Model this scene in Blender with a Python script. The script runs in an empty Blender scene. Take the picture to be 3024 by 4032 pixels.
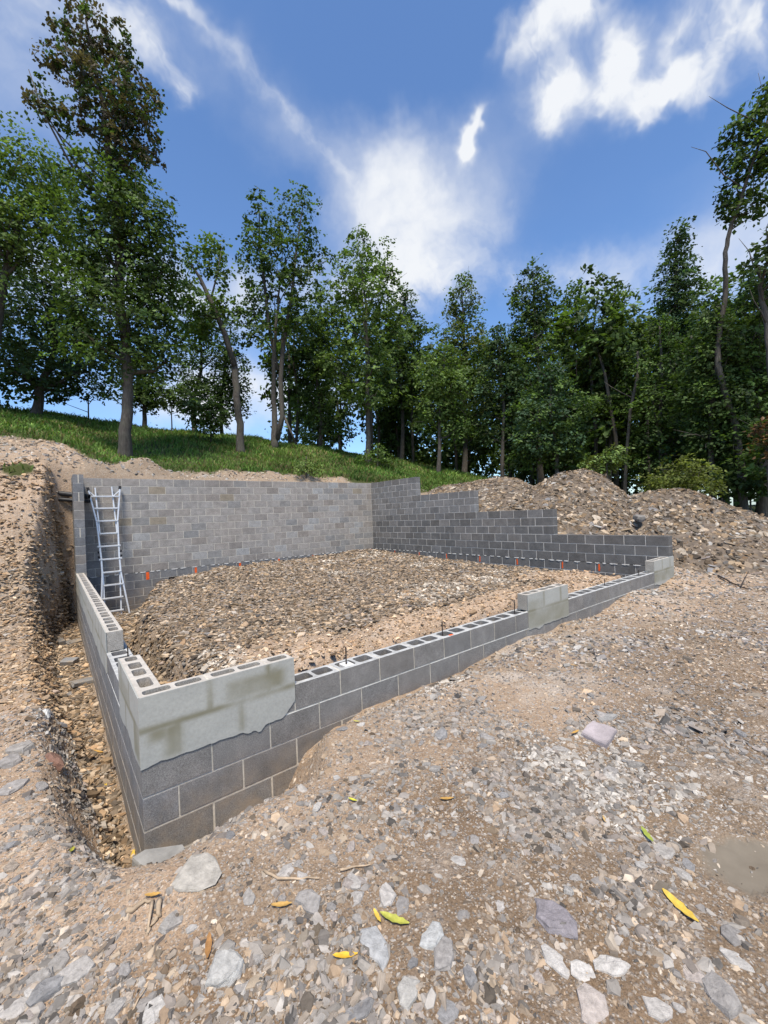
import bpy, bmesh, math, random
import numpy as np
from mathutils import Vector, Matrix

# ------------------------------------------------------------------ camera, sky, sun, exposure
scn = bpy.context.scene
col = scn.collection
RNG = np.random.default_rng(7)
random.seed(7)

F_PX, YAW, PITCH, ROLL = 1644.51, 0.6706015, 0.005574, -0.040516
CAM = np.array([-0.37697, -2.92841, 1.25584])
_r = np.array([math.cos(YAW), -math.sin(YAW), 0.0])
_w = np.array([math.sin(YAW) * math.cos(PITCH), math.cos(YAW) * math.cos(PITCH), math.sin(PITCH)])
_u = np.cross(_r, _w)
RIGHT = _r * math.cos(ROLL) + _u * math.sin(ROLL)
UP = -_r * math.sin(ROLL) + _u * math.cos(ROLL)
FWD = _w
cam_d = bpy.data.cameras.new('camera')
cam_o = bpy.data.objects.new('camera', cam_d)
col.objects.link(cam_o)
cam_d.sensor_fit = 'VERTICAL'
cam_d.sensor_height = 32.0
cam_d.lens = 32.0 * F_PX / 4032.0
cam_d.clip_start = 0.05
cam_d.clip_end = 3000.0
cam_o.matrix_world = Matrix(((RIGHT[0], UP[0], -FWD[0], CAM[0]), (RIGHT[1], UP[1], -FWD[1], CAM[1]),
                             (RIGHT[2], UP[2], -FWD[2], CAM[2]), (0, 0, 0, 1)))
scn.camera = cam_o

KD = 3024.0 / 1659.0
def ray(dx, dy):
    x, y = dx * KD, dy * KD
    return FWD + RIGHT * (x - 1512) / F_PX - UP * (y - 2016) / F_PX

SUN_AZ = math.atan2(-0.42, -0.52)
SUN_EL = math.radians(63)
scn.view_settings.view_transform = 'Standard'
scn.view_settings.look = 'None'
scn.view_settings.gamma = 1.0
scn.view_settings.use_curve_mapping = False
scn.view_settings.exposure = 0.84
scn.cycles.max_bounces = 4
scn.cycles.transparent_max_bounces = 4
scn.cycles.use_denoising = True

world = bpy.data.worlds.new('World')
scn.world = world
world.use_nodes = True
def build_world():
    nt = world.node_tree
    nt.nodes.clear()
    N = nt.nodes.new
    L = nt.links.new
    out = N('ShaderNodeOutputWorld')
    bg = N('ShaderNodeBackground')
    bg.inputs['Strength'].default_value = 0.1
    sky = N('ShaderNodeTexSky')
    sky.sky_type = 'NISHITA'
    sky.sun_disc = False
    sky.sun_elevation = SUN_EL
    sky.sun_rotation = SUN_AZ
    sky.altitude = 200
    sky.air_density = 1.0
    sky.dust_density = 0.6
    sky.ozone_density = 2.5
    tc = N('ShaderNodeTexCoord')
    # warp the direction for wispy cloud edges
    nz = N('ShaderNodeTexNoise'); nz.inputs['Scale'].default_value = 7.5
    nz.inputs['Detail'].default_value = 4; nz.inputs['Roughness'].default_value = 0.62
    L(tc.outputs['Generated'], nz.inputs['Vector'])
    sub = N('ShaderNodeVectorMath'); sub.operation = 'SUBTRACT'
    L(nz.outputs['Color'], sub.inputs[0]); sub.inputs[1].default_value = (.5, .5, .5)
    sc_ = N('ShaderNodeVectorMath'); sc_.operation = 'SCALE'; sc_.inputs['Scale'].default_value = 0.11
    L(sub.outputs[0], sc_.inputs[0])
    ad = N('ShaderNodeVectorMath'); ad.operation = 'ADD'
    L(tc.outputs['Generated'], ad.inputs[0]); L(sc_.outputs[0], ad.inputs[1])
    D = ad.outputs[0]
    def math_(op, a, b=None, c=None):
        m = N('ShaderNodeMath'); m.operation = op
        for i, v in enumerate((a, b, c)):
            if v is None: continue
            if isinstance(v, (int, float)): m.inputs[i].default_value = v
            else: L(v, m.inputs[i])
        return m.outputs[0]
    def dot(v, src=None):
        m = N('ShaderNodeVectorMath'); m.operation = 'DOT_PRODUCT'
        L(src or D, m.inputs[0]); m.inputs[1].default_value = tuple(v)
        return m.outputs['Value']
    total = None
    soft = None
    # clouds: where they stand in the sky (direction), angular half sizes, tilt, density
    clouds = [(1195, 185, 42, 42, 0, .85), (1215, 235, 34, 34, 0, .7), (1205, 25, 70, 40, -30, .7), (1270, 5, 50, 30, 0, .6), (1150, 60, 30, 50, 15, .45), (1350, 75, 30, 32, 0, .75), (1345, 130, 32, 34, 0, .8), (1325, 190, 36, 30, 0, .7), (1300, 225, 30, 24, 0, .55),
              (1390, 215, 38, 28, -20, .75), (1365, 265, 30, 22, 0, .65), (1440, 190, 26, 40, 20, .6), (1490, 150, 34, 34, 0, .7), (1520, 195, 34, 26, -10, .65), (1550, 115, 22, 30, 0, .4), (1475, 40, 26, 50, 10, .55), (1620, 20, 70, 45, 10, .95), (1005, 318, 17, 17, 0, .8), (1022, 290, 13, 20, 20, .8), (1042, 262, 9, 16, 20, .5),
              (1085, 50, 18, 40, 15, .3), (850, 400, 90, 60, 40, .55), (905, 490, 150, 125, 0, .8), (830, 620, 180, 50, 0, .5), (1060, 470, 110, 34, -40, .12),
              (60, 120, 120, 120, 0, .62), (230, 40, 110, 50, 10, .45), (390, 200, 20, 34, 30, .5), (330, 130, 60, 30, 30, .4), (580, 200, 250, 17, 45, .30), (600, 270, 230, 70, 42, .20), (370, 5, 40, 12, 15, .5),
              (1350, 160, 190, 110, 0, .18), (1250, 610, 160, 50, 0, .35), (1590, 560, 110, 110, 0, .6), (480, 650, 130, 60, 0, .7), (120, 600, 150, 70, 0, .7), (550, 860, 220, 60, 0, .9), (1640, 150, 40, 34, 0, .3)]
    for (x, y, sx, sy, ang, amp) in clouds:
        c = ray(x, y); n = np.linalg.norm(c); c = c / n
        e1 = RIGHT - c * np.dot(RIGHT, c); e1 /= np.linalg.norm(e1)
        e2 = np.cross(c, e1)
        a = math.radians(ang)
        f1 = e1 * math.cos(a) + e2 * math.sin(a); f2 = -e1 * math.sin(a) + e2 * math.cos(a)
        s1 = sx * KD / F_PX / n; s2 = sy * KD / F_PX / n
        d1 = dot(f1 / s1); d2 = dot(f2 / s2)
        q = math_('MULTIPLY_ADD', d2, d2, math_('MULTIPLY', d1, d1))
        g = math_('MULTIPLY', math_('POWER', 0.42, q), amp)
        if min(sx, sy) >= 60: soft = g if soft is None else math_('ADD', soft, g)
        else: total = g if total is None else math_('ADD', total, g)
    # fine break-up, and thin high cloud over the whole dome
    nb = N('ShaderNodeTexNoise'); nb.inputs['Scale'].default_value = 11; nb.inputs['Detail'].default_value = 4; nb.inputs['Roughness'].default_value = 0.6
    mb = N('ShaderNodeMapping'); mb.inputs['Rotation'].default_value = (.3, .5, -.6); mb.inputs['Scale'].default_value = (1.0, 1.25, 1.0)
    L(D, mb.inputs['Vector']); L(mb.outputs[0], nb.inputs['Vector'])
    mp = N('ShaderNodeMapping'); mp.inputs['Scale'].default_value = (2.2, 1.0, 2.5); mp.inputs['Rotation'].default_value = (0, 0, 0.8)
    L(D, mp.inputs['Vector'])
    nc = N('ShaderNodeTexNoise'); nc.inputs['Scale'].default_value = 1.6; nc.inputs['Detail'].default_value = 3; nc.inputs['Roughness'].default_value = 0.55
    L(mp.outputs[0], nc.inputs['Vector'])
    thin = math_('MULTIPLY', math_('SUBTRACT', nc.outputs['Fac'], 0.42), 0.7)
    br = math_('MULTIPLY', math_('SUBTRACT', nb.outputs['Fac'], 0.5), 3.4)
    mod = math_('MULTIPLY', total, math_('ADD', br, 0.95))
    lowb = math_('ADD', math_('MULTIPLY', math_('SUBTRACT', nb.outputs['Fac'], 0.5), 0.9), math_('MULTIPLY', nc.outputs['Fac'], 1.5))
    mod = math_('ADD', mod, math_('MULTIPLY', soft, math_('ADD', lowb, 0.10)))
    dens = math_('ADD', mod, thin)
    mr = N('ShaderNodeMapRange'); mr.interpolation_type = 'SMOOTHSTEP'
    mr.inputs['From Min'].default_value = 0.05; mr.inputs['From Max'].default_value = 1.12
    L(dens, mr.inputs['Value'])
    tint = N('ShaderNodeMix'); tint.data_type = 'RGBA'; tint.blend_type = 'MULTIPLY'; tint.inputs['Factor'].default_value = 1.0
    L(sky.outputs[0], tint.inputs['A']); tint.inputs['B'].default_value = (SKY_TINT[0], SKY_TINT[1], SKY_TINT[2], 1)
    mix = N('ShaderNodeMix'); mix.data_type = 'RGBA'
    L(mr.outputs[0], mix.inputs['Factor']); L(tint.outputs['Result'], mix.inputs['A'])
    mix.inputs['B'].default_value = CLOUD
    L(mix.outputs['Result'], bg.inputs['Color'])
    L(bg.outputs[0], out.inputs['Surface'])
SKY_TINT = (.88, 1.06, 1.24)
CLOUD = (5.0, 5.15, 5.4, 1)
build_world()

sun_d = bpy.data.lights.new('sun', 'SUN')
sun_d.energy = 3.3
sun_d.angle = math.radians(16)
sun_d.color = (1.0, 0.92, 0.80)
sun_o = bpy.data.objects.new('sun', sun_d)
col.objects.link(sun_o)
_s = Vector((math.sin(SUN_AZ) * math.cos(SUN_EL), math.cos(SUN_AZ) * math.cos(SUN_EL), math.sin(SUN_EL)))
sun_o.rotation_euler = _s.to_track_quat('Z', 'Y').to_euler()
sun_o.location = (0, 0, 30)

# ------------------------------------------------------------------ helpers
B, C = 0.4064, 0.2032            # block length and course height
T = 0.194                        # wall thickness
T6 = 0.145                       # the thinner raised course
J = 0.0110                       # joint
L_ = 22.5 * B
DD = 24 * B

def sst(a, b, x):
    t = np.clip((x - a) / (b - a), 0, 1)
    return t * t * (3 - 2 * t)
def _hash(ix, iy, seed):
    h = (ix.astype(np.int64) * 374761393 + iy.astype(np.int64) * 668265263 + seed * 974634533) & 0xFFFFFFFF
    h = ((h ^ (h >> 13)) * 1274126177) & 0xFFFFFFFF
    h = h ^ (h >> 16)
    return (h & 0xFFFF) / 65535.0
def vnoise(x, y, seed=0):
    ix, iy = np.floor(x), np.floor(y)
    fx, fy = x - ix, y - iy
    fx = fx * fx * (3 - 2 * fx); fy = fy * fy * (3 - 2 * fy)
    a = _hash(ix, iy, seed); b = _hash(ix + 1, iy, seed); c = _hash(ix, iy + 1, seed); d = _hash(ix + 1, iy + 1, seed)
    return (a * (1 - fx) + b * fx) * (1 - fy) + (c * (1 - fx) + d * fx) * fy
def fbm(x, y, oct=4, seed=0):
    s = np.zeros_like(x, dtype=float); a = .5
    for i in range(oct):
        s += a * (vnoise(x, y, seed + i) - .5); x = x * 2.03 + 11.3; y = y * 2.03 - 7.7; a *= .5
    return s

FRONT_X = [-.5, -.12, 0, .2, .65, .86, .92, .99, 1.07, 1.2, 1.6, 2.1, 2.7, 3.25, 3.6, 4.07, 4.5, 5.05, 5.7, 6.04, 6.57, 7.15, 8.2, 9.05, 9.6]
FRONT_Z = [-.45, -.74, -.77, -.83, -.87, -.83, -.70, -.62, -.55, -.48, -.38, -.39, -.41, -.36, -.32, -.285, -.33, -.29, -.354, -.36, -.245, -.2, -.3, -.21, -.22]
def trench_w(y):
    return np.interp(y, [-.3, .3, 1.5, 3, 4.5, 7.6, 8.7, 9.5], [.11, .14, .19, .30, .42, .46, .26, .12]) + .07 * fbm(y * 2.2, y * 0 + 3.1, 4, 5)
def mound_in(x, y):
    xl = np.interp(y, [0, 2, 4.5, 6, 7.6, 8.4, 8.8], [.66, .62, .66, .95, 1.45, 2.4, 3.0]) + .35 * fbm(y * 1.5, y * 0 + .7, 4, 8)
    yf = np.interp(x, [.6, 1.4, 2.8, 4, 5.1, 6.0, 6.6, 7.9], [1.25, .85, .60, .72, .95, .80, .5, .55]) + .22 * fbm(x * 1.8, x * 0 + 1.7, 4, 9)
    sl = (x - xl) / .30; sr = (8.45 - x) / .3; sf = (y - yf - .06) / .13; sb = (9.2 - y) / .3
    return np.minimum(np.minimum(sl, sr), np.minimum(sf, sb))
def H(x, y, detail=True):
    x = np.asarray(x, float); y = np.asarray(y, float)
    n1 = fbm(x * .5, y * .5, 3, 1); n2 = fbm(x * 2.1, y * 2.1, 4, 2); n3 = fbm(x * 9, y * 9, 3, 3)
    zn = np.interp(y, [-400, -40, -6, -3, 0, 9.9, 30, 60], [-6, -1.2, -.36, -.33, -.28, 2.5, 9.33, 19])
    zn = zn + .10 * n1 * sst(9.6, 12, np.abs(x - 4.5) + np.abs(y - 4.5))
    zn = zn + .45 * n1 * sst(11, 14, y)
    q = np.hypot(x, y + 2.5) - 26.5
    zn = zn - sst(4, 9, y) * .85 * np.where(q > 20, q, 1.6 * np.log1p(np.exp(np.clip(q / 1.6, -30, 30))))
    zn = np.maximum(zn, -14)
    zl = np.interp(y, [-400, -3, 2, 5, 6.0, 6.9, 8.2, 8.9, 9.4, 12, 16, 27, 60], [-6, -.36, -.38, -.45, -.33, .15, 1.3, 2.1, 2.62, 3.65, 4.95, 8.4, 19])
    zl = zl - sst(4, 9, y) * .85 * np.where(q > 20, q, 1.6 * np.log1p(np.exp(np.clip(q / 1.6, -30, 30))))
    zl = np.maximum(zl, -14)
    # ledges of shale in the cut face
    face = sst(5.8, 6.8, y) * (1 - sst(9.0, 9.5, y))
    ph = zl * 5.5 + 1.6 * fbm(x * 1.3, y * 1.3, 3, 21)
    zl = zl + face * (.10 * (ph - np.floor(ph) - .5) + .25 * n2)
    wl = np.where(y > 9.7, 1 - sst(-.6, 1.8, x), np.where(y > 0, (x < .1) * 1.0, 1 - sst(-.5, .5, x)))
    z = zn * (1 - wl) + zl * wl
    # heap of loose earth behind the tall wall
    z = z + .34 * np.exp(-((x - 1.55) / .5) ** 2 - ((y - 10.15) / .3) ** 2) + .09 * sst(9.7, 9.95, y) * (1 - sst(10.6, 11.4, y)) * (1 + 3.5 * n2 + 1.0 * n3) * (x < 8.8)
    z = z + .20 * np.exp(-((x + .75) / .3) ** 2 - ((y - 9.75) / .3) ** 2)
    # front yard meets the low wall
    reach = np.interp(x, [-.6, 0, .9, 1.15, 3, 9], [.35, .85, .75, .30, .45, .6])
    k = (1 - sst(0, 1, -y / reach)) * sst(-.45, -.12, x) * (1 - sst(9.1, 9.8, x)) * (y < .1)
    f0 = np.interp(x + .10 * n3 + .06 * n2, FRONT_X, FRONT_Z)
    z = z * (1 - k) + f0 * k
    # the trench outside the left wall
    w = trench_w(y)
    m = sst(-w - .34, -w + .05, x + .12 * n3 + .10 * n2) * (x < .1) * sst(-.12, .12, y) * (1 - sst(9.4, 9.75, y))
    z = z * (1 - m) + np.minimum(z, -.93 + .08 * n2) * m
    # inside the foundation
    ins = (x > .1) & (x < 9.05) & (y > .1) & (y < 9.66)
    s = mound_in(x, y) + .35 * n2
    top = -.16 + .12 * sst(2, 8, y) + .0 * sst(5, 8, x) + .10 * n1 + .07 * n2 + .12 * np.exp(-((x - 7.5) / .6) ** 2 - ((y - 8.7) / .5) ** 2)
    fl = np.interp(y, [0, 1.0, 2.2], [-.74, -.78, -.92]) + .08 * n2
    zi = fl + (top - fl) * sst(-1, .25, s)
    zi = zi + .16 * n3 * sst(2.2, 1.2, y) * sst(.9, 1.4, x)
    z = np.where(ins, zi, z)
    if detail:
        near = sst(30, 12, np.hypot(x, y))
        z = z + near * (.034 * n3 + .06 * n2) + near * .05 * n1 * (y < 0)
    return z
def hit(dx, dy, tmax=70.0):
    d = ray(dx, dy)
    t = np.concatenate([np.linspace(.6, 6, 700), np.linspace(6.01, tmax, 2600)])
    P = CAM[None] + d[None] * t[:, None]
    below = P[:, 2] < H(P[:, 0], P[:, 1])
    i = int(np.argmax(below)) if below.any() else len(t) - 1
    return P[i]
def at_dist(dx, dy, d):
    v = ray(dx, dy)
    return CAM + v * d / math.hypot(v[0], v[1])

def np_mesh(name, V, F, mat, parent=None, colr=None, fcol=None, smooth=False, attrs=None):
    """V (n,3), F list of index arrays, each (m,k) with k corners"""
    if not isinstance(F, (list, tuple)): F = [F]
    me = bpy.data.meshes.new(name)
    V = np.ascontiguousarray(V, dtype=np.float32)
    me.vertices.add(len(V)); me.vertices.foreach_set('co', V.ravel())
    loops = np.concatenate([f.ravel() for f in F]).astype(np.int32)
    tot = np.concatenate([np.full(len(f), f.shape[1], np.int32) for f in F])
    st = np.concatenate([[0], np.cumsum(tot)[:-1]]).astype(np.int32)
    me.loops.add(len(loops)); me.loops.foreach_set('vertex_index', loops)
    me.polygons.add(len(tot)); me.polygons.foreach_set('loop_start', st)
    try: me.polygons.foreach_set('loop_total', tot)
    except Exception: pass
    me.polygons.foreach_set('use_smooth', np.full(len(tot), smooth))
    if colr is not None:
        a = me.attributes.new('col', 'FLOAT_COLOR', 'POINT')
        c4 = np.ones((len(V), 4), np.float32); c4[:, :3] = colr
        a.data.foreach_set('color', c4.ravel())
    for k, v in (attrs or {}).items():
        a = me.attributes.new(k, 'FLOAT', 'POINT'); a.data.foreach_set('value', np.asarray(v, np.float32))
    me.update(calc_edges=True); me.validate()
    if mat: me.materials.append(mat)
    o = bpy.data.objects.new(name, me); col.objects.link(o)
    if parent: o.parent = parent
    return o
def bm_obj(name, bm, mat, parent=None, smooth=False):
    me = bpy.data.meshes.new(name); bm.to_mesh(me); bm.free()
    if smooth:
        for p in me.polygons: p.use_smooth = True
    if mat: me.materials.append(mat)
    o = bpy.data.objects.new(name, me); col.objects.link(o)
    if parent: o.parent = parent
    return o
def tag(o, label=None, cat=None, group=None, kind=None):
    if label: o['label'] = label
    if cat: o['category'] = cat
    if group: o['group'] = group
    if kind: o['kind'] = kind
    return o
def empty(name, loc, label, cat, group=None, rz=0):
    o = bpy.data.objects.new(name, None); col.objects.link(o)
    o.location = loc; o.rotation_euler = (0, 0, rz); o.empty_display_size = .1
    return tag(o, label, cat, group)
def box_bm(bm, lo, hi, bev=0.0):
    lo = Vector(lo); hi = Vector(hi)
    r = bmesh.ops.create_cube(bm, size=1.0)
    vs = r['verts']
    for v in vs: v.co = Vector([lo[i] + (v.co[i] + .5) * (hi[i] - lo[i]) for i in range(3)])
    if bev:
        es = list({e for v in vs for e in v.link_edges})
        bmesh.ops.bevel(bm, geom=es, offset=bev, segments=1, affect='EDGES')
def tube(path, radii, n=7, cap=True):
    """tapered tube through points -> V, [quads, tris]"""
    path = np.asarray(path, float); m = len(path)
    V = []; 
    tang = np.gradient(path, axis=0)
    for i in range(m):
        t = tang[i] / (np.linalg.norm(tang[i]) + 1e-9)
        a = np.array([1, 0, 0]) if abs(t[0]) < .8 else np.array([0, 1, 0])
        e1 = np.cross(t, a); e1 /= np.linalg.norm(e1); e2 = np.cross(t, e1)
        th = np.arange(n) * 2 * math.pi / n
        V.append(path[i] + radii[i] * (np.cos(th)[:, None] * e1 + np.sin(th)[:, None] * e2))
    V = np.concatenate(V)
    Q = []
    for i in range(m - 1):
        for j in range(n):
            Q.append((i * n + j, i * n + (j + 1) % n, (i + 1) * n + (j + 1) % n, (i + 1) * n + j))
    Q = np.array(Q)
    Tt = []
    if cap:
        b = len(V); V = np.concatenate([V, path[[0, -1]]])
        for j in range(n):
            Tt.append((b, (j + 1) % n, j)); Tt.append((b + 1, (m - 1) * n + j, (m - 1) * n + (j + 1) % n))
    return V, Q, (np.array(Tt) if Tt else np.zeros((0, 3), int))
def merge(parts):
    V, Q, Tt, o = [], [], [], 0
    for v, q, t in parts:
        V.append(v); Q.append(q + o); Tt.append(t + o); o += len(v)
    return np.concatenate(V), np.concatenate(Q), np.concatenate(Tt)

# ------------------------------------------------------------------ materials
def new_mat(name):
    m = bpy.data.materials.new(name); m.use_nodes = True
    nt = m.node_tree; nt.nodes.clear()
    out = nt.nodes.new('ShaderNodeOutputMaterial'); bs = nt.nodes.new('ShaderNodeBsdfPrincipled')
    nt.links.new(bs.outputs[0], out.inputs['Surface'])
    return m, nt, bs
def nd(nt, typ, **kw):
    n = nt.nodes.new(typ)
    for k, v in kw.items():
        if k in n.inputs: n.inputs[k].default_value = v
        else: setattr(n, k, v)
    return n
def ramp(nt, fac, stops):
    r = nt.nodes.new('ShaderNodeValToRGB')
    el = r.color_ramp.elements
    while len(el) < len(stops): el.new(.5)
    for e, (p, c) in zip(el, stops):
        e.position = p; e.color = (c[0], c[1], c[2], 1) if not isinstance(c, (int, float)) else (c, c, c, 1)
    nt.links.new(fac, r.inputs['Fac'])
    return r.outputs['Color']
def mixc(nt, fac, a, b, blend='MIX'):
    m = nt.nodes.new('ShaderNodeMix'); m.data_type = 'RGBA'; m.blend_type = blend
    for k, v in (('Factor', fac), ('A', a), ('B', b)):
        i = m.inputs[k] if k != 'Factor' else m.inputs[0]
        if isinstance(v, (int, float)): i.default_value = v if k == 'Factor' else (v, v, v, 1)
        elif isinstance(v, tuple): i.default_value = (v[0], v[1], v[2], 1)
        else: nt.links.new(v, i)
    return m.outputs['Result']
def bump(nt, bs, h, strength=.5, dist=.01):
    b = nd(nt, 'ShaderNodeBump', Strength=strength, Distance=dist)
    nt.links.new(h, b.inputs['Height']); nt.links.new(b.outputs[0], bs.inputs['Normal'])
def noise(nt, vec, scale, detail=5, rough=.55):
    n = nd(nt, 'ShaderNodeTexNoise', Scale=scale, Detail=detail, Roughness=rough)
    if vec is not None: nt.links.new(vec, n.inputs['Vector'])
    return n.outputs['Fac']
def coords(nt, rnd=False):
    tc = nt.nodes.new('ShaderNodeTexCoord')
    if not rnd: return tc.outputs['Object']
    oi = nt.nodes.new('ShaderNodeObjectInfo')
    m = nt.nodes.new('ShaderNodeVectorMath'); m.operation = 'MULTIPLY_ADD'
    cb = nt.nodes.new('ShaderNodeCombineXYZ')
    for i in range(3): nt.links.new(oi.outputs['Random'], cb.inputs[i])
    nt.links.new(cb.outputs[0], m.inputs[0]); m.inputs[1].default_value = (37.1, 91.7, 53.3)
    nt.links.new(tc.outputs['Object'], m.inputs[2])
    return m.outputs[0]
def objcol(nt):
    return nt.nodes.new('ShaderNodeObjectInfo').outputs['Color']
def attr(nt, name, out='Color'):
    a = nt.nodes.new('ShaderNodeAttribute'); a.attribute_name = name
    return a.outputs[out]

def mat_block():
    m, nt, bs = new_mat('concrete_block')
    v = coords(nt, True)
    sp = ramp(nt, noise(nt, v, 190, 3, .7), [(.30, .48), (.5, 1.0), (.72, 1.65)])
    bl = ramp(nt, noise(nt, v, 7, 5, .6), [(.3, .82), (.7, 1.18)])
    ef = ramp(nt, noise(nt, v, 3.2, 6, .7), [(.60, 0.0), (.75, .35)])
    c = mixc(nt, 1.0, objcol(nt), sp, 'MULTIPLY'); c = mixc(nt, 1.0, c, bl, 'MULTIPLY')
    c = mixc(nt, ef, c, (.30, .29, .275))
    ge = nt.nodes.new('ShaderNodeNewGeometry'); sx = nt.nodes.new('ShaderNodeSeparateXYZ'); nt.links.new(ge.outputs['Position'], sx.inputs[0])
    mz = nd(nt, 'ShaderNodeMapRange'); mz.inputs['From Min'].default_value = -.25; mz.inputs['From Max'].default_value = -.95; nt.links.new(sx.outputs[2], mz.inputs['Value'])
    sn = ramp(nt, noise(nt, ge.outputs['Position'], 6, 6, .7), [(.42, 0.0), (.68, 1.0)])
    mm = nt.nodes.new('ShaderNodeMath'); mm.operation = 'MULTIPLY'; nt.links.new(mz.outputs[0], mm.inputs[0]); nt.links.new(sn, mm.inputs[1])
    c = mixc(nt, mm.outputs[0], c, (.30, .235, .165))
    nt.links.new(c, bs.inputs['Base Color'])
    bs.inputs['Roughness'].default_value = .95; bs.inputs['Specular IOR Level'].default_value = .2
    bump(nt, bs, noise(nt, v, 160, 4, .75), .5, .004)
    return m
def mat_flat(name, c, rough=.9, var=.25, scale=20, spec=.25, metal=0, bmp=.2, bscale=80):
    m, nt, bs = new_mat(name)
    v = coords(nt, True)
    k = ramp(nt, noise(nt, v, scale, 5, .6), [(.25, 1 - var), (.75, 1 + var)])
    nt.links.new(mixc(nt, 1.0, tuple(c), k, 'MULTIPLY'), bs.inputs['Base Color'])
    bs.inputs['Roughness'].default_value = rough; bs.inputs['Specular IOR Level'].default_value = spec
    bs.inputs['Metallic'].default_value = metal
    if bmp: bump(nt, bs, noise(nt, v, bscale, 4, .6), bmp, .006)
    return m
def mat_objcol(name, rough=.9, var=.3, scale=14, bmp=.5, bdist=.01, spec=.2):
    m, nt, bs = new_mat(name)
    v = coords(nt, True)
    k = ramp(nt, noise(nt, v, scale, 6, .65), [(.25, 1 - var), (.75, 1 + var)])
    nt.links.new(mixc(nt, 1.0, objcol(nt), k, 'MULTIPLY'), bs.inputs['Base Color'])
    bs.inputs['Roughness'].default_value = rough; bs.inputs['Specular IOR Level'].default_value = spec
    bump(nt, bs, noise(nt, v, scale * 4, 5, .7), bmp, bdist)
    return m
def mat_attr(name, rough=.92, var=.22, scale=30, bmp=.4, bdist=.006, spec=.2):
    m, nt, bs = new_mat(name)
    v = coords(nt)
    k = ramp(nt, noise(nt, v, scale, 5, .65), [(.25, 1 - var), (.75, 1 + var)])
    nt.links.new(mixc(nt, 1.0, attr(nt, 'col'), k, 'MULTIPLY'), bs.inputs['Base Color'])
    bs.inputs['Roughness'].default_value = rough; bs.inputs['Specular IOR Level'].default_value = spec
    bump(nt, bs, noise(nt, v, scale * 3, 4, .7), bmp, bdist)
    return m
def mat_ground():
    m, nt, bs = new_mat('earth')
    v = coords(nt)
    clay = mixc(nt, noise(nt, v, 2.6, 7, .65), (.28, .165, .09), (.52, .375, .25))
    clay = mixc(nt, ramp(nt, noise(nt, v, 26, 5, .7), [(.35, 0.0), (.7, .6)]), clay, (.58, .45, .33))
    moist = mixc(nt, noise(nt, v, 5, 6, .65), (.115, .072, .040), (.27, .175, .10))
    clay = mixc(nt, attr(nt, 'moist', 'Fac'), clay, moist)
    shale = mixc(nt, noise(nt, v, 2.3, 6, .65), (.12, .085, .055), (.30, .22, .145))  # brown shale earth, darkened to paint shade into the gaps between plates
    shale = mixc(nt, ramp(nt, noise(nt, v, 60, 4, .75), [(.46, 0.0), (.72, .6)]), shale, (.40, .34, .27))
    c = mixc(nt, attr(nt, 'clay', 'Fac'), shale, clay)
    dust = ramp(nt, noise(nt, v, 1.4, 7, .7), [(.54, 0.0), (.70, .7)])
    dz = nt.nodes.new('ShaderNodeMath'); dz.operation = 'MULTIPLY'
    nt.links.new(dust, dz.inputs[0]); nt.links.new(attr(nt, 'dust', 'Fac'), dz.inputs[1])
    c = mixc(nt, dz.outputs[0], c, (.56, .50, .43))
    # grit: fine pebbles too small to build
    hs = None
    for sc, thr in ((95, .50), (48, .62)):
        vo = nd(nt, 'ShaderNodeTexVoronoi', Scale=sc); nt.links.new(v, vo.inputs['Vector'])
        sep = nt.nodes.new('ShaderNodeSeparateColor'); nt.links.new(vo.outputs['Color'], sep.inputs[0])
        pc = ramp(nt, sep.outputs[1], [(.0, (.16, .14, .125)), (.35, (.36, .31, .26)), (.7, (.50, .44, .37)), (1.0, (.62, .57, .50))])
        on = ramp(nt, sep.outputs[0], [(thr - .01, 0.0), (thr + .01, 1.0)])
        ed = ramp(nt, vo.outputs['Distance'], [(.15, 1.0), (.52, 0.0)])
        f = nt.nodes.new('ShaderNodeMath'); f.operation = 'MULTIPLY'; nt.links.new(on, f.inputs[0]); nt.links.new(ed, f.inputs[1])
        g = nt.nodes.new('ShaderNodeMath'); g.operation = 'MULTIPLY'; nt.links.new(f.outputs[0], g.inputs[0]); g.inputs[1].default_value = .8
        c = mixc(nt, g.outputs[0], c, pc)
        h2 = nt.nodes.new('ShaderNodeMath'); h2.operation = 'MULTIPLY'; nt.links.new(f.outputs[0], h2.inputs[0]); h2.inputs[1].default_value = 22.0 / sc
        hs = h2.outputs[0] if hs is None else (lambda q: (nt.links.new(hs, q.inputs[0]), nt.links.new(h2.outputs[0], q.inputs[1]), q.outputs[0])[2])(nd(nt, 'ShaderNodeMath', operation='ADD'))
    soil = mixc(nt, noise(nt, v, 5, 6, .65), (.035, .05, .014), (.085, .085, .03))
    c = mixc(nt, attr(nt, 'grass', 'Fac'), c, soil)
    k = ramp(nt, noise(nt, v, 110, 4, .75), [(.28, .55), (.55, 1.05), (.8, 1.3)])
    c = mixc(nt, 1.0, c, k, 'MULTIPLY')
    c = mixc(nt, attr(nt, 'mud', 'Fac'), c, mixc(nt, noise(nt, v, 9, 5, .6), (.13, .108, .08), (.22, .185, .14)))
    nt.links.new(c, bs.inputs['Base Color'])
    bs.inputs['Roughness'].default_value = .95; bs.inputs['Specular IOR Level'].default_value = .15
    a = nt.nodes.new('ShaderNodeMath'); a.operation = 'MULTIPLY_ADD'
    nt.links.new(noise(nt, v, 24, 6, .7), a.inputs[0]); a.inputs[1].default_value = 2.0
    nt.links.new(hs, a.inputs[2])
    iv = nt.nodes.new('ShaderNodeMath'); iv.operation = 'SUBTRACT'; iv.inputs[0].default_value = 1.0; nt.links.new(attr(nt, 'mud', 'Fac'), iv.inputs[1])
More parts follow.
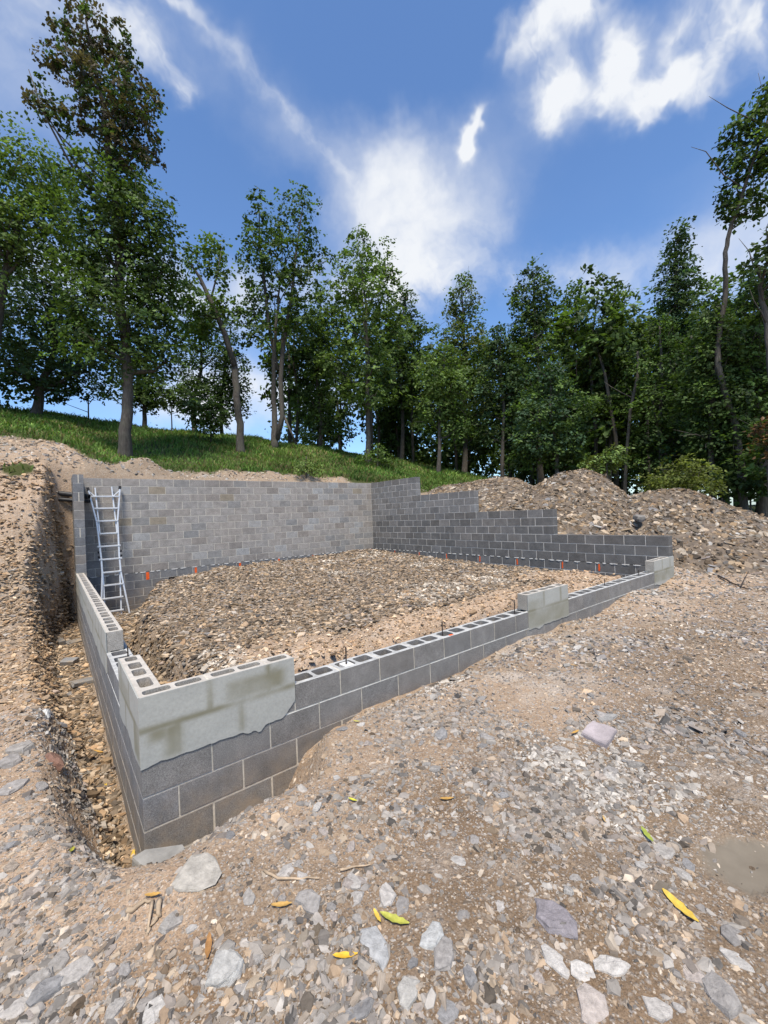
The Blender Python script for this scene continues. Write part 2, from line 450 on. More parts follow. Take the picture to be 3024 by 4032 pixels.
    a2 = nt.nodes.new('ShaderNodeMath'); a2.operation = 'MULTIPLY'; nt.links.new(a.outputs[0], a2.inputs[0]); nt.links.new(iv.outputs[0], a2.inputs[1])
    bump(nt, bs, a2.outputs[0], .9, .014)
    return m
def mat_leaf(name, trans=.35, rough=.5):
    m, nt, bs = new_mat(name)
    out = [n for n in nt.nodes if n.type == 'OUTPUT_MATERIAL'][0]
    c = attr(nt, 'col')
    nt.links.new(c, bs.inputs['Base Color']); bs.inputs['Roughness'].default_value = rough
    bs.inputs['Specular IOR Level'].default_value = .18
    tr = nt.nodes.new('ShaderNodeBsdfTranslucent')
    nt.links.new(mixc(nt, 1.0, c, (1.25, 1.35, .55), 'MULTIPLY'), tr.inputs['Color'])
    mx = nt.nodes.new('ShaderNodeMixShader'); mx.inputs[0].default_value = trans
    nt.links.new(bs.outputs[0], mx.inputs[1]); nt.links.new(tr.outputs[0], mx.inputs[2])
    nt.links.new(mx.outputs[0], out.inputs['Surface'])
    return m
def mat_bark():
    m, nt, bs = new_mat('bark')
    v = coords(nt, True)
    mp = nt.nodes.new('ShaderNodeMapping'); mp.inputs['Scale'].default_value = (1, 1, .22)
    nt.links.new(v, mp.inputs['Vector'])
    n1 = noise(nt, mp.outputs[0], 22, 6, .7)
    c = ramp(nt, n1, [(.3, (.035, .028, .022)), (.55, (.085, .073, .060)), (.75, (.15, .135, .115))])
    c = mixc(nt, ramp(nt, noise(nt, v, 2.5, 4, .6), [(.45, 0.0), (.7, .5)]), c, (.065, .068, .045))
    nt.links.new(c, bs.inputs['Base Color']); bs.inputs['Roughness'].default_value = .95
    bump(nt, bs, n1, .8, .03)
    return m
def mat_stucco():
    m, nt, bs = new_mat('parge_coat')
    v = coords(nt)
    c = mixc(nt, noise(nt, v, 4, 6, .6), (.31, .305, .272), (.405, .397, .352))
    c = mixc(nt, 1.0, c, ramp(nt, noise(nt, v, 60, 4, .6), [(.3, .9), (.7, 1.08)]), 'MULTIPLY')
    c = mixc(nt, attr(nt, 'damp', 'Fac'), c, (.20, .185, .125))
    nt.links.new(c, bs.inputs['Base Color']); bs.inputs['Roughness'].default_value = .85
    bump(nt, bs, noise(nt, v, 35, 6, .6), .25, .006)
    return m
M = {}
M['block'] = mat_block()
M['mortar'] = mat_flat('mortar', (.50, .46, .385), var=.3, scale=30, bmp=.5, bscale=150)
M['mortar_dark'] = mat_flat('mortar_grey', (.56, .53, .48), var=.25, scale=30, bmp=.5, bscale=150)
M['block_top'] = mat_flat('block_top', (.40, .395, .375), var=.35, scale=14, bmp=.5, bscale=120)
M['block_top_tan'] = mat_flat('block_top_tan', (.45, .41, .355), var=.2, scale=14, bmp=.5, bscale=120)
M['white'] = mat_flat('pale_mortar', (.62, .60, .56), var=.15, scale=40, bmp=.5, bscale=120)
M['stucco'] = mat_stucco()
M['orange'] = mat_flat('orange_paint', (.75, .11, .02), var=.35, scale=35, bmp=.2)
M['rebar'] = mat_flat('rusty_steel', (.055, .042, .036), rough=.7, var=.4, scale=60, metal=.4)
M['earth'] = mat_ground()
M['stone'] = mat_objcol('stone', var=.38, scale=6, bmp=.6, bdist=.012)
M['gravel'] = mat_attr('gravel')
M['spoil'] = mat_flat('spoil', (.135, .105, .078), rough=.95, var=.45, scale=9, bmp=.8, bscale=40)
M['leaf'] = mat_leaf('tree_leaf')
M['grass'] = mat_leaf('grass', .3, .6)
M['bark'] = mat_bark()
M['alu'] = mat_flat('aluminium', (.60, .61, .62), rough=.42, var=.15, scale=30, metal=.35, bmp=0, spec=.5)
M['black'] = mat_flat('black_rubber', (.02, .02, .022), rough=.6, var=.2, bmp=0)
M['pipe'] = mat_flat('black_pipe', (.03, .03, .032), rough=.45, var=.2, bmp=0, spec=.5)
M['wood'] = mat_flat('pale_wood', (.40, .30, .20), var=.4, scale=18, bmp=.5, bscale=50)
M['split'] = mat_flat('split_wood', (.55, .42, .27), var=.3, scale=18, bmp=.5, bscale=50)
M['board'] = mat_flat('weathered_board', (.27, .27, .27), var=.35, scale=12, bmp=.5, bscale=40)
M['stick'] = mat_flat('dark_stick', (.05, .04, .035), var=.4, scale=18, bmp=.4, bscale=50)
M['fallen'] = mat_objcol('fallen_leaf', rough=.55, var=.35, scale=40, bmp=.2, spec=.35)

# ------------------------------------------------------------------ ground sheet
def axis(segs, far=420, grow=1.3):
    a = []
    for s, e, st in segs: a += list(np.arange(s, e - 1e-6, st))
    a.append(segs[-1][1])
    st = segs[0][2]; v = a[0]; lo = []
    while v > -far: st *= grow; v -= st; lo.append(v)
    st = segs[-1][2]; v = a[-1]; hi = []
    while v < far: st *= grow; v += st; hi.append(v)
    return np.array(lo[::-1] + a + hi)
def zones(x, y):
    """clay, dust, grass masks of the surface"""
    n = fbm(x * .9, y * .9, 4, 31); nn = fbm(x * .33, y * .33, 3, 33)
    ins = (x > .1) & (x < 9.05) & (y > .1) & (y < 9.66)
    s = mound_in(x, y)
    clay_in = sst(7.5, 2.5, s + 4 * n) * sst(2.3, 1.2, y + 1.4 * n) * sst(.8, 1.4, x) + .12
    yard = np.clip(.62 + 1.5 * nn + 1.0 * n, 0, 1)
    left = np.where(y > 6, .30 + .6 * sst(1.2, 2.2, np.interp(y, [6, 9.5], [0, 2.6])) + .5 * n, np.clip(sst(3.4, 1.6, y + .8 * n) * .6 + .45 + .8 * n, 0, 1))
    clay = np.where(ins, clay_in, np.where(x < .05, left, yard))
    w = trench_w(y)
    tr = (x < .1) & (x > -w + .02) & (y > .1) & (y < 8.7)
    clay = np.where(tr, .15, clay)
    clay = np.where((y > 9.7), np.where(x < .3, .6, .30) + 1.2 * n, clay)
    dust = np.where(ins, .8, np.where(y < 0, .9, .3))
    ge = np.interp(x, [-12, -2, -.5, .6, 3, 6, 8, 9.2, 14], [12.5, 12.6, 12.4, 10.6, 10.4, 10.35, 10.0, 8.3, 8.0]) + 1.3 * n
    grass = sst(-.15, .35, y - ge)
    grass = np.maximum(grass, sst(14.5, 18, x + 1.5 * n) * sst(-8, 2, y + 10))
    patch = np.exp(-((x + .95) / .35) ** 2 - ((y - 9.35) / .18) ** 2)
    grass = np.maximum(grass, sst(.45, .6, patch))
    return np.clip(clay, 0, 1), dust, np.clip(grass, 0, 1)
def mud(x, y):
    """the smooth grey puddle of dried mud"""
    u = (x - MUD[0]) * .79 - (y - MUD[1]) * .61; v = (x - MUD[0]) * .61 + (y - MUD[1]) * .79
    return sst(1.25, .85, np.hypot(u / .27, v / .12) + 2.2 * fbm(x * 4, y * 4, 5, 83))
MUD = (2.02, -2.46)
def build_ground():
    xs = axis([(-12, -3, .16), (-3, -1.2, .07), (-1.2, 3, .030), (3, 10.5, .075), (10.5, 27, .3)])
    ys = axis([(-4.5, -3.2, .08), (-3.2, 1.2, .030), (1.2, 10.5, .055), (10.5, 31, .3)])
    X, Y = np.meshgrid(xs, ys)
    x, y = X.ravel(), Y.ravel()
    z = H(x, y)
    nx, ny = len(xs), len(ys)
    i = np.arange(nx - 1)[None] + np.arange(ny - 1)[:, None] * nx
    Q = np.stack([i, i + 1, i + 1 + nx, i + nx], -1).reshape(-1, 4)
    clay, dust, grass = zones(x, y)
    o = np_mesh('ground', np.stack([x, y, z], 1), Q, M['earth'], attrs={'mud': mud(x, y), 'clay': clay, 'dust': dust, 'grass': grass, 'moist': np.clip(sst(-.6, -1.7, y + .9 * fbm(x * .9, y * .9, 4, 61)) * .85 + 1.6 * fbm(x * 1.6, y * 1.6, 4, 63), 0, 1)}, smooth=True)
    o['kind'] = 'structure'
    o['label'] = 'tan clay and grey shale ground around and inside the foundation, rising to a grassy hill'
    return o
ground = build_ground()

# ------------------------------------------------------------------ block walls
_blk = {}
def block_mesh(ln, th, kind):
    """kind: 'solid', 'hollow', 'sash' (slot in the low-x end)"""
    key = (round(ln, 3), round(th, 3), kind)
    if key in _blk: return _blk[key]
    hgt = C - J
    bm = bmesh.new()
    if kind == 'solid':
        box_bm(bm, (0, 0, 0), (ln, th, hgt), .0035)
    elif kind == 'sash':
        s, d = .011, .022
        pts = [(0, 0), (ln, 0), (ln, th), (0, th), (0, th / 2 + s), (d, th / 2 + s), (d, th / 2 - s), (0, th / 2 - s)]
        lo = [bm.verts.new((x, y, 0)) for x, y in pts]; hi = [bm.verts.new((x, y, hgt)) for x, y in pts]
        n = len(pts)
        for i in range(n): bm.faces.new((lo[i], lo[(i + 1) % n], hi[(i + 1) % n], hi[i]))
        e = [bm.edges.get((hi[i], hi[(i + 1) % n])) for i in range(n)]
        bmesh.ops.triangle_fill(bm, edges=e, use_beauty=True)
    else:
        ch = .0035
        def ring(x0, x1, y0, y1, z): return [bm.verts.new(p) for p in ((x0, y0, z), (x1, y0, z), (x1, y1, z), (x0, y1, z))]
        a = ring(0, ln, 0, th, 0); b = ring(0, ln, 0, th, hgt - ch); c = ring(ch, ln - ch, ch, th - ch, hgt)
        for p, q in ((a, b), (b, c)):
            for i in range(4): bm.faces.new((p[i], p[(i + 1) % 4], q[(i + 1) % 4], q[i]))
        edges = [bm.edges.get((c[i], c[(i + 1) % 4])) for i in range(4)]
        nc = 2 if ln > .3 else 1
        web = .030 if th > .17 else .028
        sh = .034 if th > .17 else .032
        cw = (ln - web * (nc + 1)) / nc
        for k in range(nc):
            x0 = web + k * (cw + web); x1 = x0 + cw; y0, y1 = sh, th - sh
            r = min(.022, cw * .3)
            pr = [(x0 + r, y0), (x1 - r, y0), (x1 - r * .3, y0 + r * .3), (x1, y0 + r), (x1, y1 - r), (x1 - r * .3, y1 - r * .3), (x1 - r, y1), (x0 + r, y1), (x0 + r * .3, y1 - r * .3), (x0, y1 - r), (x0, y0 + r), (x0 + r * .3, y0 + r * .3)]
            t = [bm.verts.new((x, y, hgt)) for x, y in pr]; d = [bm.verts.new((x, y, .012 if kind == 'hollow_low' else -J)) for x, y in pr]
            n = len(pr)
            for i in range(n): bm.faces.new((t[i], d[i], d[(i + 1) % n], t[(i + 1) % n]))
            if kind == 'hollow_low': bm.faces.new(d)
            edges += [bm.edges.get((t[i], t[(i + 1) % n])) for i in range(n)]
        bmesh.ops.triangle_fill(bm, edges=edges, use_beauty=True)
    bmesh.ops.recalc_face_normals(bm, faces=bm.faces)
    if kind.startswith('hollow'):
        for f in bm.faces:
            if f.normal.z > .5 and f.calc_center_median().z > hgt - .004: f.material_index = 1
    me = bpy.data.meshes.new('concrete_block'); bm.to_mesh(me); bm.free()
    me.materials.append(M['block'])
    if kind.startswith('hollow'): me.materials.append(M['block_top'] if th > .17 else M['block_top_tan'])
    _blk[key] = me
    return me
def jit(c, a, rnd):
    k = 1 + rnd.uniform(-a, a); w = rnd.uniform(-.02, .02)
    return (c[0] * (k + w), c[1] * k, c[2] * (k - w), 1)
def block_wall(label, origin, rz, courses, colour, gap_at_zero=False, seed=1, mortar='mortar'):
    """courses: (k, a, b, ylo, yhi, kind) with a, b in block lengths along the wall"""
    rnd = random.Random(seed)
    root = empty('block_wall', origin, label, 'block wall', rz=rz)
    slabs = []
    for (k, a, b, ylo, yhi, kind) in courses:
        off = .5 if k % 2 else 0.0
        if rz: off = 0.0 if k % 2 == 0 else .5
        cuts = [a] + [j + off for j in range(-1, 30) if a + .3 < j + off < b - .3] + [b]
        z0 = k * C + J
        for i in range(len(cuts) - 1):
            x0 = cuts[i] * B + (J / 2 if i else .0); x1 = cuts[i + 1] * B - (J / 2 if i < len(cuts) - 2 else .0)
            kd = kind
            if kind == 'end_slot': kd = 'sash' if i == 0 and (k in (11, 9, 5, 0)) else 'solid'
            if kind == 'hollow' and False: pass
            me = block_mesh(x1 - x0, yhi - ylo, kd)
            o = bpy.data.objects.new('concrete_block', me); col.objects.link(o); o.parent = root
            dy = rnd.uniform(-.0012, .0012)
            o.location = (x0, ylo + dy, z0 + rnd.uniform(-.0008, .0008))
            o.rotation_euler = (0, 0, rnd.uniform(-.002, .002))
            o.color = colour(k, (cuts[i] + cuts[i + 1]) / 2, rnd)
            if i and kind.startswith('hollow'):
                slabs.append(((x0 - J - .002, ylo + .004, z0), (x0 + .002, yhi - .004, z0 + C - J - .003)))
        r = .0032 if rz == 0 else .0037
        A, Bb = (a * B + r if a != .5 else .012), (b * B - r if b not in (22, 23.5) else (b + .5) * B - .012)
        if kind.startswith('hollow') and a == .5: slabs.append((((a * B - J - .002), ylo + .004, k * C + J), (a * B + .002, yhi - .004, (k + 1) * C - .003)))
        if kind.startswith('hollow'):
            slabs.append(((A, ylo + r, k * C - .002), (Bb, ylo + .034, k * C + J)))
            slabs.append(((A, yhi - .034, k * C - .002), (Bb, yhi - r, k * C + J)))
            if kind == 'hollow_low': slabs.append(((A + .05, ylo + .034, k * C - .004), (Bb - .05, yhi - .034, k * C + .006)))
        elif gap_at_zero and k == 0:
            slabs.append(((A, ylo + .035, 0), (Bb, yhi - .035, J + .004)))
            slabs.append(((A, ylo + r, J + .003), (Bb, yhi - r, C - .002)))
        else:
            slabs.append(((A, ylo + r, k * C - .001), (Bb, yhi - r, (k + 1) * C - .003)))
    bm = bmesh.new()
    for lo, hi in slabs: box_bm(bm, lo, hi)
    bm_obj('mortar', bm, M[mortar], root)
    return root
def squeeze(root, x0, x1, y, sgn, seed):
    """lumps of pale mortar squeezed out of the joint at floor level"""
    rnd = random.Random(seed); bm = bmesh.new()
    x = x0
    while x < x1:
        w = rnd.uniform(.05, .16)
        n = 7
        top = [(x + w * i / n, J * .7 + rnd.uniform(-.001, .006)) for i in range(n + 1)]
        bot = [(x + w * i / n, -.003 - rnd.uniform(0, .016) * math.sin(math.pi * i / n)) for i in range(n + 1)]
        for i in range(n):
            d = .005 + .006 * math.sin(math.pi * (i + .5) / n)
            vs = [bm.verts.new((px, y + sgn * dd, pz)) for dd in (-.03, d) for px, pz in (top[i], top[i + 1], bot[i + 1], bot[i])]
            bm.faces.new(vs[4:]); bm.faces.new((vs[0], vs[1], vs[5], vs[4])); bm.faces.new((vs[2], vs[3], vs[7], vs[6]))
            bm.faces.new((vs[1], vs[2], vs[6], vs[5])); bm.faces.new((vs[3], vs[0], vs[4], vs[7]))
        x += w + rnd.uniform(.04, .16)
    bm_obj('squeezed_mortar', bm, M['white'], root)
def stucco(root, x0, x1, ztop, zbot, y, sgn, joints, patches, seed, zj=0.0, th=.007, round_end=True):
    """parge coat: zbot(x) is its ragged lower edge"""
    nx = max(6, int((x1 - x0) / .018)); nz = 34
    xs = np.linspace(x0, x1, nx + 1); zb = np.array([zbot(v) for v in xs])
    zb = zb + .012 * fbm(xs * 9, xs * 0 + seed, 4, seed) + .02 * fbm(xs * 28, xs * 0 + seed, 3, seed + 3)
    t = np.linspace(0, 1, nz + 1)
    X = np.repeat(xs[None], nz + 1, 0); Z = zb[None] + (ztop - zb)[None] * t[:, None]
    X = X + .008 * fbm(X * 4, Z * 14, 3, seed + 8) * sst(x1 - .05, x1, X)
    Y = y + sgn * (th + .004 * fbm(X * 6, Z * 6, 3, seed + 5))
    V = np.stack([X, Y, Z], -1).reshape(-1, 3)
    i = np.arange(nx)[None] + np.arange(nz)[:, None] * (nx + 1)
    Q = np.stack([i, i + 1, i + nx + 2, i + nx + 1], -1).reshape(-1, 4)
    # skirt to the wall
    bl = np.concatenate([np.arange(nx + 1), (nx + 1) * np.arange(1, nz + 1) + nx, (nx + 1) * nz + np.arange(nx - 1, -1, -1), (nx + 1) * np.arange(nz - 1, 0, -1)])
    S = V[bl].copy(); S[:, 1] = y - sgn * .002
    n = len(V); m = len(bl); j = np.arange(m)
    Q2 = np.stack([bl[j], n + j, n + (j + 1) % m, bl[(j + 1) % m]], -1)
    damp = np.zeros(X.shape)
    nn = fbm(X * 5, Z * 5, 4, seed + 11)
    for jx, za, zc in joints:
        damp = np.maximum(damp, np.exp(-((X - jx) / .022) ** 2) * sst(za - .02, za + .02, Z) * sst(zc + .02, zc - .02, Z) * (.75 + 1.2 * nn))
    damp = np.maximum(damp, np.exp(-((Z - zj - .008 * nn) / .020) ** 2) * (.75 + 1.6 * nn))
    for (a, b, c, d, amp) in patches:
        damp = np.maximum(damp, amp * sst(a - .05, a + .03, X) * sst(b + .06, b - .04, X) * sst(c - .03, c + .03, Z) * sst(d + .03, d - .03, Z) * (1 + 1.6 * nn))
    damp = np.clip(damp, 0, 1).ravel()
    o = np_mesh('parge_coat', np.concatenate([V, S]), [Q, Q2], M['stucco'], root, attrs={'damp': np.concatenate([damp, np.zeros(m)])}, smooth=False)
    return o
def paint_mark(root, x, y, sgn, z0, z1, w, seed):
    rnd = random.Random(seed); bm = bmesh.new(); n = 8
    l = [bm.verts.new((x - w / 2 + rnd.uniform(-.006, .006), y + sgn * .0035, z0 + (z1 - z0) * i / n)) for i in range(n + 1)]
    r = [bm.verts.new((x + w / 2 + rnd.uniform(-.006, .006), y + sgn * .0035, z0 + (z1 - z0) * i / n)) for i in range(n + 1)]
    for i in range(n): bm.faces.new((l[i], r[i], r[i + 1], l[i + 1]))
    bm_obj('paint_mark', bm, M['orange'], root)
def rebar(root, x, y, z0, z1, tilt=0.0):
    n = 26; path = []; rad = []
    for i in range(n + 1):
        t = i / n; path.append((x + tilt * t * t, y, z0 + (z1 - z0) * t)); rad.append(.0068 if i % 2 else .0058)
    V, Q, Tt = tube(path, rad, 7)
    np_mesh('rebar', V, [Q, Tt], M['rebar'], root)

MARKS_R = [8.31, 7.07, 5.86, 4.60, 3.40, 2.18, 1.34]
CHAR = (.192, .181, .167)
def col_front(k, u, r):
    if k >= 0: return jit((.30, .275, .235), .08, r)
    return jit(CHAR, .08, r)
def col_left(k, u, r):
    if k == 0: return jit((.33, .30, .26), .08, r)
    if k > 0: return jit((.17, .17, .172) if r.random() > .2 else (.20, .185, .17), .12, r)
    return jit((.195, .188, .18), .10, r)
def col_right(k, u, r):
    base = (.128, .123, .117) if k < 6 else (.185, .179, .172)
    if r.random() < .12: base = (.155, .15, .145)
    if k >= 2 and u > 8 and r.random() < .3: base = (.165, .157, .148)
    return jit(base, .12, r)
def col_back(k, u, r):
    if k < 0: return jit((.17, .165, .16), .15, r)
    base = (.285, .262, .238)
    q = r.random()
    if q < .018: base = (.265, .225, .17)
    elif q < .16: base = (.235, .212, .19)
    elif q < .26: base = (.235, .225, .212)
    elif q < .34: base = (.31, .30, .285)
    return jit(base, .045, r)

# front wall: low, hollow top course, three raised pieces
cs = []
for k in range(-5, -1): cs.append((k, 0 if k % 2 == 0 else .5, 22 if k % 2 == 0 else 22.5, 0, T, 'hollow_low' if k == -2 else 'solid'))
cs.append((-1, .5, 22.5, 0, T, 'hollow'))
cs += [(0, 0, 2.5, 0, T6, 'hollow'), (0, 10.15, 12.45, 0, T6, 'hollow'), (0, 20.05, 22.02, 0, T6, 'hollow')]
wall_f = block_wall('low dark grey hollow block wall along the front, with raised plastered pieces at ends and middle', (0, 0, 0), 0, cs, col_front, seed=3)
def tongue(x):
    z = -C - .012 + .004 * math.sin(x * 7) - .02 * max(0, .25 - x)
    z -= .04 * math.exp(-((x - .735) / .03) ** 2) + .02 * math.exp(-((x - .66) / .03) ** 2)
    z += .10 * max(0, (x - .86) / .16) ** 2
    return z
stucco(wall_f, -.006, 2.5 * B, C + .002, tongue, 0, -1, [(.5 * B, -C, 0), (1.5 * B, -C, 0), (B, 0, C), (2 * B, 0, C)],
       [(.34 * B, .52 * B, -C, -.01, .75), (1.3 * B, 2.28 * B, .02, .15, .75), (1.95 * B, 2.2 * B, .06, .17, .6), (.05, .35 * B, -.09, -.005, .7)], 11)
stucco(wall_f, 10.13 * B, 12.47 * B, C + .002, lambda x: -C - .015 - .03 * math.exp(-((x - 4.35) / .06) ** 2), 0, -1, [(11 * B, 0, C), (12 * B, 0, C), (11.5 * B, -C, 0)],
       [(10.1 * B, 12.5 * B, -C - .01, -.01, .55), (10.1 * B, 11 * B, .0, .12, .35)], 12)
stucco(wall_f, 20.05 * B, 22.5 * B, C + .002, lambda x: -C - .05 - .03 * math.sin(x * 6), 0, -1, [(21 * B, 0, C), (22 * B, 0, C), (21.5 * B, -C, 0)],
       [(20 * B, 22.5 * B, -C + .01, -.02, .55)], 13)
for x, z1 in ((1.542, .14), (2.72, .13), (3.98, .155), (6.38, .10), (7.71, .09)): rebar(wall_f, x, .097, -.6, z1, .006)
bm = bmesh.new(); box_bm(bm, (1.51, .036, -.18), (1.60, .158, -.006), .004); bm_obj('grout', bm, M['white'], wall_f)
bm = bmesh.new(); box_bm(bm, (2.74, .005, .0005), (2.79, .03, .003)); bm_obj('paint_mark', bm, M['orange'], wall_f)

# left wall: low, thinner raised course, tall pier at its far end
cs = []
for k in range(-5, -1): cs.append((k, .5 if k % 2 == 0 else 0, 23.5 if k % 2 == 0 else 24, -T, 0, 'hollow_low' if k == -2 else 'solid'))
cs.append((-1, 0, 24, -T, 0, 'hollow'))
cs += [(0, .5 * T6 / C + .02, 2.44, -T6, 0, 'hollow'), (0, 5.0, 21.5, -T6, 0, 'hollow'), (0, 21.52, 23.5, -T, 0, 'solid')]
for k in range(1, 12): cs.append((k, 21.5, 23.5 if k % 2 == 0 else 24, -T, 0, 'end_slot'))
def left_courses():
    out = []
    for c in cs:
        if c[0] == 0 and c[1] < 1: c = (0, .37, 2.44) + c[3:]
        out.append(c)
    return out
wall_l = block_wall('long side wall of hollow blocks along the left trench, with a tall pier at its far end', (0, 0, 0), math.pi / 2, left_courses(), col_left, seed=5)
stucco(wall_l, -.004, 2.44 * B, C + .002, lambda x: -C * 1.05 - .02 * math.sin(x * 9) + .0 * x, 0, 1, [(B, 0, C), (2 * B, 0, C), (1.5 * B, -C, 0), (.5 * B, -C, 0)],
       [(0, .5 * B, -C, 0, .6), (1.1 * B, 2.4 * B, .0, .12, .45)], 14)
stucco(wall_l, 4.98 * B, 21.5 * B, C + .002, lambda x: -C * .98 - .012 * math.sin(x * 3.1) - .008 * math.sin(x * 7.7), 0, 1,
       [(j * B, 0, C) for j in range(6, 21)] + [((j + .5) * B, -C, 0) for j in range(5, 21)], [(j * B, (j + .6) * B, -.15, .05, .35) for j in range(6, 21, 3)], 15)
rebar(wall_l, 1.76, -.15, -.6, .10, .01)

# right wall: steps down towards the front
cs = []
for k in range(-3, 12):
    a = 0.0 if k < 3 else 5.83 if k < 6 else 11.6 if k < 9 else 17.45
    if k in (-3, -2, -1) and k % 2: a = .5
    cs.append((k, a, 24 if k % 2 == 0 else 23.5, 0, T, 'solid'))
wall_r = block_wall('charcoal block wall that steps down four times beside the shale heaps', (L_, 0, 0), math.pi / 2, cs, col_right, True, seed=7, mortar='mortar_dark')
squeeze(wall_r, .3, 23.4 * B, T, 1, 4)
for i, y in enumerate(MARKS_R): paint_mark(wall_r, y, T, 1, -C + .03, -.02, .036, i)

# back wall
cs = []
for k in range(-1, 12): cs.append((k, 0 if k % 2 == 0 else .5, 22 if k % 2 == 0 else 22.5, 0, T, 'solid'))
for k in range(-5, -1): cs.append((k, 0 if k % 2 == 0 else .5, 5 if k % 2 == 0 else 5.5, 0, T, 'solid'))
wall_b = block_wall('tall light grey block wall across the back with a ladder leaning on it', (0, DD - T, 0), 0, cs, col_back, True, seed=9)
squeeze(wall_b, .3, 22 * B - .1, 0, -1, 6)
for i in range(7): paint_mark(wall_b, 1.52 + 1.221 * i + (.01, -.02, 0, .02, 0, 0, 0)[i], 0, -1, -C + (.0 if i == 0 else .02), -.008, (.075, .06, .06, .055, .05, .05, .05)[i], 20 + i)

# ------------------------------------------------------------------ ladder and pipes
def bar(p, q, w, d, up=(0, -1, 0)):
    """rectangular bar from p to q: w across, d along up"""
    p = Vector(p); q = Vector(q); t = (q - p).normalized(); n = Vector(up)
    s = t.cross(n).normalized(); n = s.cross(t).normalized()
    bm = bmesh.new()
    vs = []
    for c in (p, q):
        for a, b in ((-1, -1), (1, -1), (1, 1), (-1, 1)): vs.append(bm.verts.new(c + s * a * w / 2 + n * b * d / 2))
    for f in ((0, 1, 2, 3), (7, 6, 5, 4), (0, 4, 5, 1), (1, 5, 6, 2), (2, 6, 7, 3), (3, 7, 4, 0)): bm.faces.new([vs[i] for i in f])
    bmesh.ops.recalc_face_normals(bm, faces=bm.faces)
    bmesh.ops.bevel(bm, geom=list(bm.edges), offset=.004, segments=1, affect='EDGES')
    return bm
def build_ladder():
    ly = lambda z: np.interp(z, [-.95, 2.25], [8.93, 9.50])
    off = Vector((.62, 8.93, -.92))
    root = empty('folding_ladder', off, 'silver aluminium folding ladder with flared ends leaning on the tall wall', 'ladder')
    def P(x, z, dy=0): return Vector((x, float(ly(z)) + dy, z)) - off
    def part(name, p, q, w, d, mat, par=None):
        return bm_obj(name, bar(p, q, w, d), M[mat], par or root)
    sh = lambda z: np.interp(z, [-.9, .1, 2.2], [-.025, -.02, 0.0])   # the ladder stands a touch out of plumb
    # inner rails, outer flared rails of upper and lower section
    part('rail', P(.455, 2.19), P(.508, 1.02), .030, .055, 'alu'); part('rail', P(.800, 2.22), P(.860, 1.02), .030, .055, 'alu')
    tl = part('outer_rail', P(.322, 2.12, -.03), P(.452, 1.36, -.03), .036, .060, 'alu'); tr = part('outer_rail', P(.968, 2.16, -.03), P(.880, 1.36, -.03), .036, .060, 'alu')
    ml = part('outer_rail', P(.452, 1.36, -.03), P(.505, .48, -.03), .036, .060, 'alu'); mr = part('outer_rail', P(.880, 1.36, -.03), P(.872, .48, -.03), .036, .060, 'alu')
    part('brace', P(.335, 2.10, -.02), P(.455, 1.97, -.02), .022, .02, 'alu'); part('brace', P(.957, 2.12, -.02), P(.830, 1.99, -.02), .022, .02, 'alu')
    part('outer_rail', P(.505, .48, -.03), P(.510, .12, -.03), .036, .060, 'alu'); part('outer_rail', P(.872, .48, -.03), P(.885, .12, -.03), .036, .060, 'alu')
    bl = part('outer_rail', P(.510, .12, -.03), P(.440, -.92, -.03), .036, .060, 'alu'); br = part('outer_rail', P(.885, .12, -.03), P(1.02, -.92, -.03), .036, .060, 'alu')
    part('rail', P(.530, .16), P(.520, -.92), .030, .055, 'alu'); part('rail', P(.868, .16), P(.850, -.92), .030, .055, 'alu')
    for xl, xr, z in ((.365, .945, 1.975), (.41, .905, 1.68), (.455, .89, 1.372), (.497, .868, 1.065), (.440, .915, .757), (.46, .93, .445), (.520, .895, .135), (.525, .925, -.17), (.49, .91, -.475), (.50, .90, -.78)):
        part('rung', P(xl, z, -.055), P(xr, z, -.055), .036, .036, 'alu')
    for x, z in ((.320, 2.16), (.970, 2.20)): part('foot', P(x - (.012 if x < .5 else -.006), z + .035, -.03), P(x, z - .04, -.03), .055, .075, 'black', tl if x < .5 else tr)
    for x, z in ((.440, -.93), (1.021, -.93)): part('foot', P(x, z + .04, -.03), P(x, z - .02, -.03), .055, .075, 'black', bl if x < .7 else br)
    for x, z in ((.508, .60), (.872, .60), (.508, .49), (.872, .49)):
        bm = bmesh.new(); bmesh.ops.create_cone(bm, cap_ends=True, segments=14, radius1=.030, radius2=.026, depth=.07)
        bmesh.ops.rotate(bm, verts=bm.verts, matrix=Matrix.Rotation(math.pi / 2, 3, 'Y')); bmesh.ops.translate(bm, verts=bm.verts, vec=P(x + (-.03 if x < .7 else .03), z + .02, -.03))
        bm_obj('lock_knob', bm, M['black'], ml if x < .7 else mr)
build_ladder()
def pipe(label, a, b, r, name='drain_pipe'):
    a = np.array(a, float); b = np.array(b, float); c = (a + b) / 2
    n = 16; V = []
    t = (b - a) / np.linalg.norm(b - a); e1 = np.cross(t, [0, 0, 1.]); e1 /= np.linalg.norm(e1); e2 = np.cross(t, e1)
    prof = [(b - t * .12, r * .80), (b, r * .80), (b, r), (b - t * .1, r), (b - t * .1, r * .93), (a, r * .93)]
    th = np.arange(n) * 2 * math.pi / n
    for p, q in prof: V.append(p - a + q * (np.cos(th)[:, None] * e1 + np.sin(th)[:, None] * e2))
    V = np.concatenate(V); Q = [(i * n + j, i * n + (j + 1) % n, (i + 1) * n + (j + 1) % n, (i + 1) * n + j) for i in range(len(prof) - 1) for j in range(n)]
    bk = len(V); V = np.concatenate([V, [b - t * .12 - a]]); Tt = [(bk, j, (j + 1) % n) for j in range(n)]
    o = np_mesh(name, V, [np.array(Q), np.array(Tt)], M['pipe'], smooth=False)
    o.location = a
    return tag(o, label, 'pipe')
